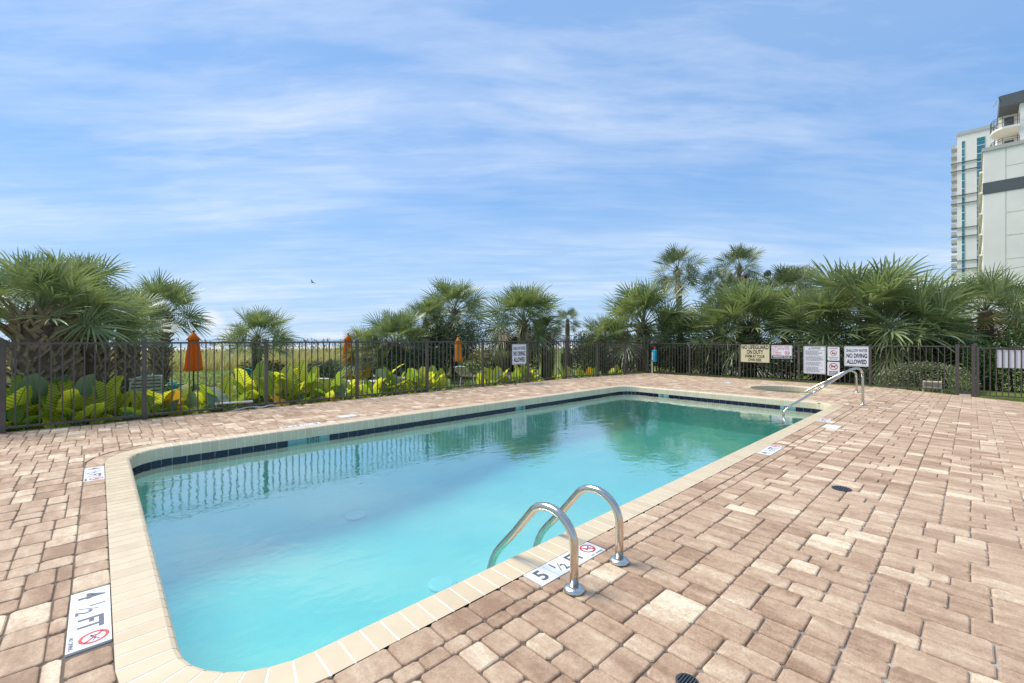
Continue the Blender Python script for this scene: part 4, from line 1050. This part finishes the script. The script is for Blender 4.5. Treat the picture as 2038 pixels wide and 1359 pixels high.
def ear_mesh(seed, mat):
    r = random.Random(seed); n = 26; rings = (.4, .75, 1.0); vs = [(0, 0, 0)]; uv = [(0, .5)]
    ph = r.uniform(0, 6)
    for q in rings:
        for k in range(n):
            th = -math.pi+2*math.pi*(k+.5)/n; a = abs(th)
            rad = .50+.50*math.exp(-(a/.50)**2)+.14*math.exp(-((a-2.3)/.5)**2)-.42*math.exp(-((a-math.pi)/.30)**2)
            rad *= (1+.035*math.sin(9*th+ph))
            x, y = q*rad*math.cos(th), q*rad*math.sin(th)*.93
            z = .22*abs(y)**1.4-.24*max(0, x)**2+.12*min(0, x)**2+.035*q*q*math.sin(8*th+ph)
            vs.append((x, y, z)); uv.append((x, y+.5))
    fs = [(0, 1+k, 1+(k+1) % n) for k in range(n)]
    for j in range(len(rings)-1): fs += [(1+j*n+k, 1+(j+1)*n+k, 1+(j+1)*n+(k+1) % n, 1+j*n+(k+1) % n) for k in range(n)]
    mb = MB(); mb.add(vs, fs); me = mb.mesh('ear_leaf', mat, True)
    ul = me.uv_layers.new(name='UVMap'); li = np.zeros(len(me.loops), dtype=np.int32); me.loops.foreach_get('vertex_index', li)
    ul.data.foreach_set('uv', np.array(uv)[li].astype(np.float32).ravel()); return me
EARS = {k: [ear_mesh(i, M[k]) for i in range(3)] for k in ('ear_yellow', 'ear_green', 'ear_sky', 'ear_orange')}
def ear_plant(label, x, y, hs, ws, sd, n=10, mix=(.58, .29, .10, .03)):
    """hs: height of the tallest leaf; ws: leaf length"""
    r = random.Random(sd); z = groundz(x, y); t = thing('elephant_ear_plant', label, 'elephant ear plant', (x, y, z), group='elephant ear plants behind the lawn fence'); st = MB()
    for k in range(n):
        q = k/(n-1) if n > 1 else 0; kind = r.choices(('ear_yellow', 'ear_green', 'ear_sky', 'ear_orange'), mix)[0]
        L = ws*(.95-.38*q)*r.uniform(.8, 1.1); az = k*2.4+r.uniform(-.4, .4); h = hs*(1-.72*q)*r.uniform(.9, 1.05)
        reach = (.10+.34*q)*r.uniform(.8, 1.2); c = Vector((math.cos(az)*reach*1.25, math.sin(az)*reach*.75, max(.1, h-L*.62)))
        # blade stands up and leans away from the stalk, face turned roughly along the fence normal
        face = r.choice((-1, 1, 1)); tilt = R(r.uniform(48, 80)-25*q); ya = math.atan2(math.sin(az)*.5+face*1.0, math.cos(az)*.9)
        up = Vector((math.cos(ya)*math.cos(tilt), math.sin(ya)*math.cos(tilt), math.sin(tilt)))
        sd_ = Vector((-math.sin(ya), math.cos(ya), r.uniform(-.25, .25))).normalized(); nn = up.cross(sd_).normalized(); sd_ = nn.cross(up)
        Mx = Matrix((up, sd_, nn)).transposed()
        obj('leaf', r.choice(EARS[kind]), t, loc=c, rot=Mx.to_euler(), scale=L*.78)
        st.tube([(c.x*.15, c.y*.15, -.03), (c.x*.45, c.y*.45, c.z*.55), c], [.022, .016, .010], 5)
    obj('stalk', st.mesh('stalk', M['ear_stalk']), t, kind='stuff'); return t
random.seed(4)
# x along the fence, height, leaf size
ears = [(-1.55, .72, .56), (-1.05, .74, .58), (-.72, 1.12, .70), (-.30, .86, .60), (.02, .94, .60), (.36, .70, .50), (.72, .62, .50), (.98, .76, .60), (1.35, .58, .46), (1.72, .74, .52), (2.02, .48, .44),
        (2.45, 1.02, .68), (2.82, .9, .6), (3.15, 1.02, .64), (3.52, .95, .56), (3.9, .72, .48), (4.3, .66, .44), (4.65, .56, .40), (5.0, .62, .42), (5.5, .92, .58), (5.85, .72, .46), (6.25, .86, .52), (6.7, .74, .46), (7.1, .70, .48),
        (8.6, .62, .50), (9.1, .74, .55), (9.6, .66, .48), (10.1, .80, .50), (10.6, .62, .44), (11.1, .46, .42), (12.3, .5, .40), (13.3, .55, .42), (14.6, .46, .40), (15.6, .42, .38)]
names = ['first', 'second', 'third', 'fourth', 'fifth', 'sixth', 'seventh', 'eighth', 'ninth', 'tenth', 'eleventh', 'twelfth', 'thirteenth', 'fourteenth', 'fifteenth', 'sixteenth', 'seventeenth']
nE = len(ears)
for i, (x, h, w) in enumerate(ears):
    pos = names[i]+' from the left' if i < nE//2 else names[nE-1-i]+' from the right'
    if i == nE-1: pos = 'furthest right'
    lk = 'tall' if h > .85 else 'low' if h < .6 else 'broad'
    ear_plant(f'{lk} elephant ear plant with yellow-green leaves behind the lawn fence, {pos}', x, 10.22+.22*(i % 3), h*1.02, w, i*7+1, 12 if h > .6 else 9,
              (.30, .30, .14, .26) if i in (10, 20) else (.58, .29, .10, .03))

# ------------------------------------------------------------------ umbrellas, chairs and other things on the lawn
M['canvas'] = leafmat('orange_canvas', (.80, .20, .018), (.88, .27, .03), .4, .8, gloss=.15)
M['canvas_gold'] = leafmat('amber_canvas', (.86, .36, .04), (.92, .42, .06), .4, .8, gloss=.15)
M['pole'] = pmat('dark_pole', (.05, .04, .03), .5)
def umbrella(label, x, y, top, length, rad, mat):
    z = groundz(x, y); t = thing('patio_umbrella', label, 'umbrella', (x, y, z), group='closed umbrellas on the lawn'); T = top-z
    mb = MB(); mb.tube([(0, 0, 0), (0, 0, T-.05)], .024, 8); obj('pole', mb.mesh('pole', M['pole']), t)
    mb = MB(); mb.lathe([(.01, T-.07), (.04, T-.05), (.045, T-.02), (.02, T), (.004, T+.005)], n=10); obj('finial', mb.mesh('finial', M['pole']), t)
    pl = lambda w, j: 1+.27*math.sin(8*w)+.05*math.sin(3*w+j)
    mb = MB(); mb.lathe([(rad*.55, T-.30), (rad*.66, T-.55), (rad*.82, T-.85), (rad*.95, T-length+.12), (rad*1.05, T-length+.03), (rad*.7, T-length)], n=48, f=pl); obj('canopy', mb.mesh('canopy', mat, True), t)
    mb = MB(); mb.lathe([(.02, T-.06), (rad*.42, T-.17), (rad*.86, T-.315), (rad*.80, T-.34), (rad*.4, T-.25)], n=48, f=lambda w, j: 1+.13*math.sin(8*w)*(j > 1)); obj('vent_flounce', mb.mesh('vent_flounce', mat, True), t)
    mb = MB(); mb.lathe([(.24, 0), (.24, .05), (.05, .09), (.04, .3)], n=16); obj('base', mb.mesh('base', M['pole']), t)
umbrella('closed orange umbrella nearest the left palms', 2.31, 17.93, 1.67, 1.36, .225, M['canvas'])
umbrella('closed orange umbrella in the middle, by the small palm', 8.1, 19.19, 1.64, 1.36, .215, M['canvas'])
umbrella('closed amber umbrella in front of the dark thicket', 11.37, 15.4, 1.53, 1.14, .17, M['canvas_gold'])
def adirondack(label, x, y, rz, col, name):
    z = groundz(x, y); t = thing('adirondack_chair', label, 'chair', (x, y, z), rz, group='plastic lawn chairs'); m = pmat(name, col, .45, var=.05)
    for k in range(5):                                             # seat slats, front (+X) to back
        mb = MB(); mb.cbox((.30-k*.125, 0, .37-k*.03), (.11, .52, .025)); obj('seat_slat', mb.mesh('seat_slat', m), t)
    for k in range(6):
        q = (k-2.5)/2.5; h = .78-.14*q*q; mb = MB(); Mx = Matrix.Translation((-.28, q*.235, .25)) @ Matrix.Rotation(R(-22), 4, 'Y') @ Matrix.Rotation(R(8)*q, 4, 'X')
        mb.box((-.012, -.04, 0), (.012, .04, h), M=Mx); obj('back_slat', mb.mesh('back_slat', m), t)
    for z_, w_ in ((.33, .56), (.68, .54)):
        mb = MB(); Mx = Matrix.Translation((-.31-(z_-.25)*.40, 0, z_)); mb.cbox((0, 0, 0), (.03, w_, .07), M=Mx); obj('back_rail', mb.mesh('back_rail', m), t)
    for s in (-1, 1):
        mb = MB(); mb.cbox((.02, s*.33, .57), (.78, .13, .028)); obj('armrest', mb.mesh('armrest', m), t)
        mb = MB(); mb.cbox((.33, s*.29, .28), (.10, .03, .56)); obj('leg', mb.mesh('leg', m), t)
        mb = MB(); mb.add([(-.45, s*.28-.015, 0), (-.36, s*.28-.015, 0), (.32, s*.28-.015, .30), (.32, s*.28-.015, .40), (-.45, s*.28+.015, 0), (-.36, s*.28+.015, 0), (.32, s*.28+.015, .30), (.32, s*.28+.015, .40)],
                          [(3, 2, 1, 0), (4, 5, 6, 7), (0, 1, 5, 4), (1, 2, 6, 5), (2, 3, 7, 6), (3, 0, 4, 7)]); obj('side_rail', mb.mesh('side_rail', m), t)
adirondack('teal plastic lawn chair beside the first orange umbrella', 1.49, 17.0, R(15), (.01, .26, .27), 'teal_plastic')
adirondack('green plastic lawn chair behind the big leaves near the small palm', 3.95, 17.4, R(60), (.02, .27, .20), 'green_plastic')
adirondack('yellow plastic lawn chair beside the second orange umbrella', 8.35, 18.5, R(200), (.62, .38, .02), 'yellow_plastic')
M['frame_w'] = pmat('white_tube_frame', (.72, .70, .64), .4); M['strap_w'] = pmat('white_vinyl_strap', (.74, .70, .62), .5); M['strap_b'] = pmat('tan_vinyl_strap', (.34, .27, .18), .5, var=.15)
def chaise(label, x, y, rz, back, strap, zoff=0, h=.38):
    """strapped lounge chair, head towards -X"""
    z = groundz(x, y)+zoff; t = thing('lounge_chair', label, 'lounge chair', (x, y, z), rz, group='strapped lounge chairs on the lawn'); b = R(back)
    def bp(s): return (-.35-s*math.cos(b), h+s*math.sin(b))
    e = bp(.75); mb = MB()
    mb.tube(bend([(e[0], -.31, e[1]), (-.35, -.31, h), (1.1, -.31, h), (1.1, .31, h), (-.35, .31, h), (e[0], .31, e[1]), (e[0], -.31, e[1])], 3), .02, 6); obj('frame', mb.mesh('frame', M['frame_w']), t)
    for px_, s in ((.9, 1), (.9, -1), (-.3, 1), (-.3, -1)):
        mb = MB(); mb.tube([(px_, s*.31, h), (px_+.06*(1 if px_ > 0 else -1), s*.31, 0)], .018, 6); obj('leg', mb.mesh('leg', M['frame_w']), t)
    for k in range(13):
        mb = MB(); mb.cbox((-.25+k*.10, 0, h+.02), (.055, .62, .006)); obj('strap', mb.mesh('strap', strap), t)
    for k in range(7):
        s = .06+k*.1; q = bp(s); mb = MB(); mb.cbox((0, 0, .02), (.055, .62, .006), M=Matrix.Translation((q[0], 0, q[1])) @ Matrix.Rotation(b, 4, 'Y')); obj('strap', mb.mesh('strap', strap), t)
chaise('tan strapped lounge chair with raised back near the fence', 2.40, 12.2, R(70), 42, M['strap_b'])
chaise('white strapped lounge chair lying flat below the first umbrella', 2.1, 15.2, R(10), 8, M['strap_w'])
chaise('white strapped lounge chair seen from behind left of the teal chair', .95, 14.6, R(80), 62, M['strap_w'])
chaise('low white strapped chair against the foot of the fence', 2.05, 10.75, R(80), 12, M['strap_w'], h=.22)
chaise('tan strapped lounge chair left of the yellow chair', 5.6, 14.2, R(40), 30, M['strap_b'])
chaise('white lounge chair lying flat in front of the yellow chair', 7.3, 15.4, R(-20), 5, M['strap_w'])
chaise('white lounge chair at the left foot of the low spreading palm', 8.9, 15.9, R(-15), 10, M['strap_w'])
chaise('tan strapped lounge chair below the third umbrella', 11.3, 14.4, R(20), 40, M['strap_b'])
chaise('second tan strapped lounge chair beside the mulch mound', 12.0, 13.9, R(35), 25, M['strap_b'])
# mulch mound
mb = MB(); N = 14
for (cx, cy, rx, ry, h) in ((13.1, 14.4, 1.3, .8, .55), (9.4, 16.6, 1.2, .7, .35)):
    z = groundz(cx, cy)-.03; mb.lathe([(1, 0), (.75, h*.55), (.4, h*.9), (.02, h)], (0, 0, 0), N, f=lambda w, j: 1+.08*math.sin(5*w+j))
    k = len(mb.v)-4*N; mb.v[k:] = [(cx+v[0]*rx, cy+v[1]*ry, z+v[2]) for v in mb.v[k:]]
obj('mulch_bed', mb.mesh('mulch_bed', pmat('brown_mulch', (.11, .07, .045), .95, var=.45, scale=14, bump=.9, bscale=50), True), kind='structure')
def rock_mesh(sd):
    r = random.Random(sd); bm = bmesh.new(); bmesh.ops.create_icosphere(bm, subdivisions=1, radius=1)
    for v in bm.verts: v.co *= r.uniform(.75, 1.15)
    me = bpy.data.meshes.new('rock'); bm.to_mesh(me); bm.free(); me.materials.append(M['stone']); return me
M['stone'] = pmat('brown_stone', (.27, .215, .16), .9, var=.35, scale=3, bump=.5, bscale=15)
rks = [rock_mesh(i) for i in range(3)]; r = random.Random(9)
for k, l in enumerate(('leftmost', 'second', 'third', 'fourth', 'rightmost')):
    x, y = 11.9+k*.5, 14.05-k*.14; put(obj('rock', rks[k % 3], loc=(x, y, groundz(x, y)+.10), rot=(0, 0, k), scale=(.24, .2, .17)), f'brown stone edging the mulch mound, {l} of the row', 'rock', 'stones edging the mulch mound')
# beach notice, far white wall, lamp and floodlights
t = thing('beach_sign', 'pale blue notice board standing above the pampas grass', 'sign', (20.5, 19.2, groundz(20.5, 19.2)))
mb = MB(); mb.tube([(0, 0, 0), (0, 0, 2.1)], .04, 8); obj('post', mb.mesh('post', M['pole']), t)
F = Matrix.Rotation(R(-43.5), 4, 'Z'); mb = MB(); mb.box((-.26, -.06, 1.75), (.26, -.04, 2.45), M=F); obj('board', mb.mesh('board', pmat('pale_blue_board', (.42, .56, .62), .5)), t)
mb = MB(); mb.box((-.22, -.068, 2.2), (.22, -.062, 2.38), M=F); obj('heading_band', mb.mesh('heading_band', M['white']), t)
mb = MB(); mb.box((25.2, 6.2, -.7), (25.45, 10.6, .05)); put(obj('low_wall', mb.mesh('low_wall', pmat('white_wall', (.75, .73, .69), .7))), 'low white wall glimpsed through the shrubs under the smoke free sign', 'wall')
t = thing('ground_floodlight', 'small cream floodlight box in front of the clipped shrub', 'floodlight', (17.75, .80, -.2)); mc = pmat('cream_enamel', (.68, .60, .44), .5, grime=(.35, .27, .15))
Fz = Matrix.Rotation(R(-8), 4, 'Y'); mb = MB(); mb.box((-.06, -.20, .12), (.06, .20, .34), M=Fz); obj('housing', mb.mesh('housing', mc), t)
mb = MB(); mb.box((-.068, -.17, .20), (-.0605, .17, .31), M=Fz); obj('lens', mb.mesh('lens', pmat('dusty_lens', (.34, .27, .2), .25)), t)
for s in (-.2, .2):
    mb = MB(); mb.box((-.02, s-.015, -.05), (.02, s+.015, .14)); obj('stake', mb.mesh('stake', mc), t)
zf = groundz(30.6, 9.5); t = thing('floodlight_pole', 'pole with two dark floodlights showing above the palms', 'floodlight', (30.6, 9.5, zf)); md = pmat('dark_lamp', (.05, .045, .05), .4)
mb = MB(); mb.tube([(0, 0, 0), (0, 0, 5.75-zf-.4)], .05, 8); mb.tube([(-.1, .75, 5.2-zf), (.1, -.75, 5.2-zf)], .03, 6); obj('pole', mb.mesh('pole', M['pole']), t)
for s in (-.62, .62):
    mb = MB(); mb.lathe([(.07, -.16), (.15, -.12), (.2, .1), (.21, .14), (.02, .15)], (0, 0, 0), 12); Mx = Matrix.Translation((-.1*s, -s, 5.5-zf)) @ Matrix.Rotation(R(70), 4, 'Y') @ Matrix.Rotation(R(20)*s, 4, 'X')
    mb.v = [tuple(Mx @ Vector(v)) for v in mb.v]; obj('lamp_head', mb.mesh('lamp_head', md), t)
# wooden walkway at the far left
M['wood'] = pmat('weathered_board', (.34, .28, .18), .85, var=.2, scale=5, bump=.3)
t = thing('wooden_walkway', 'weathered wooden walkway rail behind the big palm at the left edge', 'walkway', (-2.2, 15.4, -.5))
for a, b, c, d in ((-3.6, 15.0, -.9, 16.4),):
    for z in (.15, .55, 1.0):
        mb = MB(); mb.tube([(a+2.2, b-15.4, z), (c+2.2, d-15.4, z+.35)], .06, 4); obj('rail_board', mb.mesh('rail_board', M['wood']), t)
    for q in (0, .33, .66, 1):
        mb = MB(); x, y = a+(c-a)*q+2.2, b+(d-b)*q-15.4; mb.box((x-.05, y-.05, -.1), (x+.05, y+.05, 1.25+.35*q)); obj('post', mb.mesh('post', M['wood']), t)
# fallen leaves and a pale cord by the fence
for k, (x, y, s, l) in enumerate(((3.0, 9.50, .15, 'crumpled brown leaf on the pavers by the second fence panel'), (3.75, 9.55, .10, 'small dry brown leaf on the pavers beneath the fence'), (8.75, 9.5, .16, 'long dry leaf on the pavers below the lawn fence sign'), (9.05, 9.45, .12, 'brown leaf scrap right of the long dry leaf'), (.62, 6.3, .0, ''))):
    if not l: continue
    o = obj('fallen_leaf', EARS['ear_orange'][k % 3].copy(), loc=(x, y, .03), rot=(.3, .25, k*1.7), scale=(s, s*.7, s*1.6)); o.data.materials[0] = M['frond_dead']; put(o, l, 'leaf', 'fallen leaves by the fence')
put(obj('garden_cord', MB().tube(bend([(1.75, 9.78, -.03), (1.95, 9.66, .02), (2.15, 9.72, .05), (2.35, 9.6, .02), (2.52, 9.68, .06), (2.7, 9.72, -.02)], 4), .012, 6).mesh('garden_cord', M['strap_w'])), 'pale cord lying along the foot of the lawn fence', 'cord')
# ------------------------------------------------------------------ buildings
M['stucco'] = pmat('white_stucco', (.86, .80, .73), .85, var=.05, scale=.4, bump=.25, bscale=2.2)
M['stucco2'] = pmat('cream_stucco', (.84, .78, .69), .85, var=.04, scale=.3)
M['dkband'] = pmat('slate_band', (.10, .11, .12), .7); M['groove'] = pmat('dark_reveal', (.12, .12, .12), .8)
M['glass'] = pmat('blue_glass', (.04, .16, .24), .08, var=.35, scale=.25, spec=.8); M['glass2'] = pmat('teal_glass', (.03, .20, .22), .08, var=.35, scale=.3, spec=.8)
M['mullion'] = pmat('pale_mullion', (.62, .66, .66), .5); M['slabgrey'] = pmat('grey_slab', (.46, .46, .44), .8)  # even grey for parapets and balcony slabs
BX, BY = 76.6, -.93
nb = thing('white_building', 'white building with a dark band across its windowless wall at the right edge', 'building', (BX, BY, -2))
def part(p, name, mat, *boxes, **kw):
    mb = MB()
    for a, b in boxes: mb.box(a, b)
    return obj(name, mb.mesh(name, mat), p, world=True, **kw)
part(nb, 'wall', M['stucco'], ((BX+.06, BY-40, -3), (BX+25, BY, 24.0)))
part(nb, 'corner_pilaster', M['stucco'], ((BX, BY-1.75, -3), (BX+.06, BY, 18.62)), ((BX, BY-1.75, 20.0), (BX+.06, BY, 23.7)))
gz = [-2.4, .2, 2.75, 5.35, 8.0, 10.7, 13.45, 16.1, 18.62]
for a, b in zip(gz, gz[1:]): part(nb, 'wall_panel', M['stucco'], ((BX, BY-40, a+.06), (BX+.06, BY-1.85, b-.06 if b < 18 else b)))
for a, b in ((20.0, 21.45), (21.57, 23.7)): part(nb, 'wall_panel', M['stucco'], ((BX, BY-40, a), (BX+.06, BY-1.85, b)))
part(nb, 'dark_band', M['dkband'], ((BX-.05, BY-40, 18.64), (BX+.06, BY+.05, 19.98)))
part(nb, 'parapet_cap', M['slabgrey'], ((BX-.12, BY-40, 23.72), (BX+25, BY+.12, 24.15)))
for k in range(9):                                                  # balconies along the sea side, seen edge on
    z = 1.5+k*2.6
    b_ = part(nb, 'balcony', M['stucco2'], ((BX+4+.0, BY, z), (BX+24, BY+.30, z+.18)))
    part(b_, 'balcony_rail', M['dkband'], ((BX+4, BY+.26, z+.2), (BX+24, BY+.30, z+1.15))); b_.children[0].location = (0, 0, 0)
part(nb, 'upper_wall', M['stucco'], ((80, -40, 24.1), (98, -3.95, 29.6)))
part(nb, 'recess_wall', M['stucco2'], ((83.2, -3.9, 24.1), (98, -2.3, 29.6)))
part(nb, 'roof_band', M['dkband'], ((79.7, -40, 29.62), (98, -2.3, 31.0)))
part(nb, 'recess_door', M['dkband'], ((83.1, -3.6, 24.3), (83.19, -2.8, 26.4)), ((83.1, -3.6, 27.2), (83.19, -2.8, 29.3)))
for z in (24.25, 26.9):
    mb = MB(); N = 8; arc = [(80-.3, -3.9)]+[(81.6-2.1*math.cos(R(10+i*160/N)), -2.75+1.15*math.sin(R(10+i*160/N))) for i in range(N+1)]+[(83.6, -3.9)]
    vs = [(x, y, z) for x, y in arc]+[(x, y, z+.25) for x, y in arc]; n_ = len(arc)
    mb.add(vs, [tuple(range(n_))[::-1], tuple(range(n_, 2*n_))]+[(i, (i+1) % n_, n_+(i+1) % n_, n_+i) for i in range(n_)]); b_ = obj('balcony', mb.mesh('balcony', M['stucco2']), nb, world=True)
    mb = MB()
    for q in (.55, 1.05, 1.3): mb.tube([(x, y, z+.2+q) for x, y in arc[:-1]], .035, 4)
    for x, y in arc[:-1]: mb.tube([(x, y, z+.2), (x, y, z+1.5)], .03, 4)
    obj('balcony_rail', mb.mesh('balcony_rail', M['dkband']), b_)
TX = 238.
tw = thing('tower_block', 'distant pale high-rise with blue window strips and stacked corner balconies', 'building', (TX, 0, -3))
part(tw, 'wall', M['stucco2'], ((TX, -16, -3), (TX+30, 3.9, 79.0)))
part(tw, 'parapet', M['slabgrey'], ((TX-.3, -16.2, 79.0), (TX+30, 4.1, 80.2)))
for k in range(25):
    z = 74.6-k*3.02; p_ = part(tw, 'balcony', M['slabgrey'], ((TX+.6, 3.9, z), (TX+7, 5.5, z+.35)), ((TX+.6, 5.35, z+.35), (TX+7, 5.5, z+1.35)), ((TX+.6, 3.9, z+.35), (TX+.75, 5.35, z+1.35)))
    for y0, y1, m in ((1.92, 2.62, M['glass2'] if k % 3 else M['glass']), (-3.3, -1.28, M['glass'] if k % 2 else M['glass2'])):
        w_ = part(tw, 'window', M['mullion'], ((TX-.10, y0-.1, z-.9), (TX, y1+.1, z+2.0)))
        g_ = part(w_, 'pane', m, ((TX-.14, y0, z-.7), (TX-.101, y1, z+.35)), ((TX-.14, y0, z+.45), (TX-.101, y1, z+1.9))); g_.location = (0, 0, 0)
for z in (68.4, 65.4, 56.0, 52.9, 43.6, 40.3, 31.1, 28.0): part(tw, 'ledge', M['groove'], ((TX-.45, -2.5, z), (TX-.15, 5.6, z+.30)))
# gulls and wire
M['gull'] = pmat('gull_white', (.75, .76, .78), .7); M['gull_d'] = pmat('gull_grey', (.12, .12, .13), .7)
def gull(label, x, y, z, s, rz, m, roll=.2):
    t = thing('seagull', label, 'bird', (x, y, z), rz); mb = MB(); mb.lathe([(.002, -.2), (.045, -.12), (.07, 0), (.055, .1), (.035, .16), (.004, .22)], n=8); mb.v = [(v[2]*s, v[0]*s, v[1]*s) for v in mb.v]; obj('body', mb.mesh('body', m, True), t)
    for d in (-1, 1):
        mb = MB(); mb.add([(.07*s, d*.04*s, .02*s), (-.08*s, d*.04*s, .02*s), (-.05*s, d*.32*s, (.16+roll*d)*s), (.08*s, d*.30*s, (.17+roll*d)*s), (-.10*s, d*.66*s, (.08+roll*d*2)*s),
                           (.07*s, d*.04*s, .03*s), (-.08*s, d*.04*s, .03*s), (-.05*s, d*.32*s, (.17+roll*d)*s), (.08*s, d*.30*s, (.18+roll*d)*s), (-.10*s, d*.66*s, (.085+roll*d*2)*s)],
                          [(0, 1, 2, 3), (3, 2, 4), (8, 7, 6, 5), (9, 7, 8), (0, 3, 8, 5), (3, 4, 9, 8), (4, 2, 7, 9), (2, 1, 6, 7)]); obj('wing', mb.mesh('wing', m), t)
gull('dark bird flying alone over the sea', 17.81, 52.02, 7.9, .9, 2.4, M['gull_d'], .1)
gull('white gull gliding beside the roof of the white building', 74.6, -1.84, 28.3, .7, 2.0, M['gull'])
gull('grey-winged gull just above the other gull by the roof', 75.0, -2.2, 28.8, .6, 1.2, M['gull_d'])
put(obj('utility_wire', MB().tube([(60, 6, 6.9), (58, -1, 7.4), (56, -9, 8.2)], .022, 5).mesh('utility_wire', M['pole'])), 'thin dark wire crossing in front of the high-rise', 'wire')
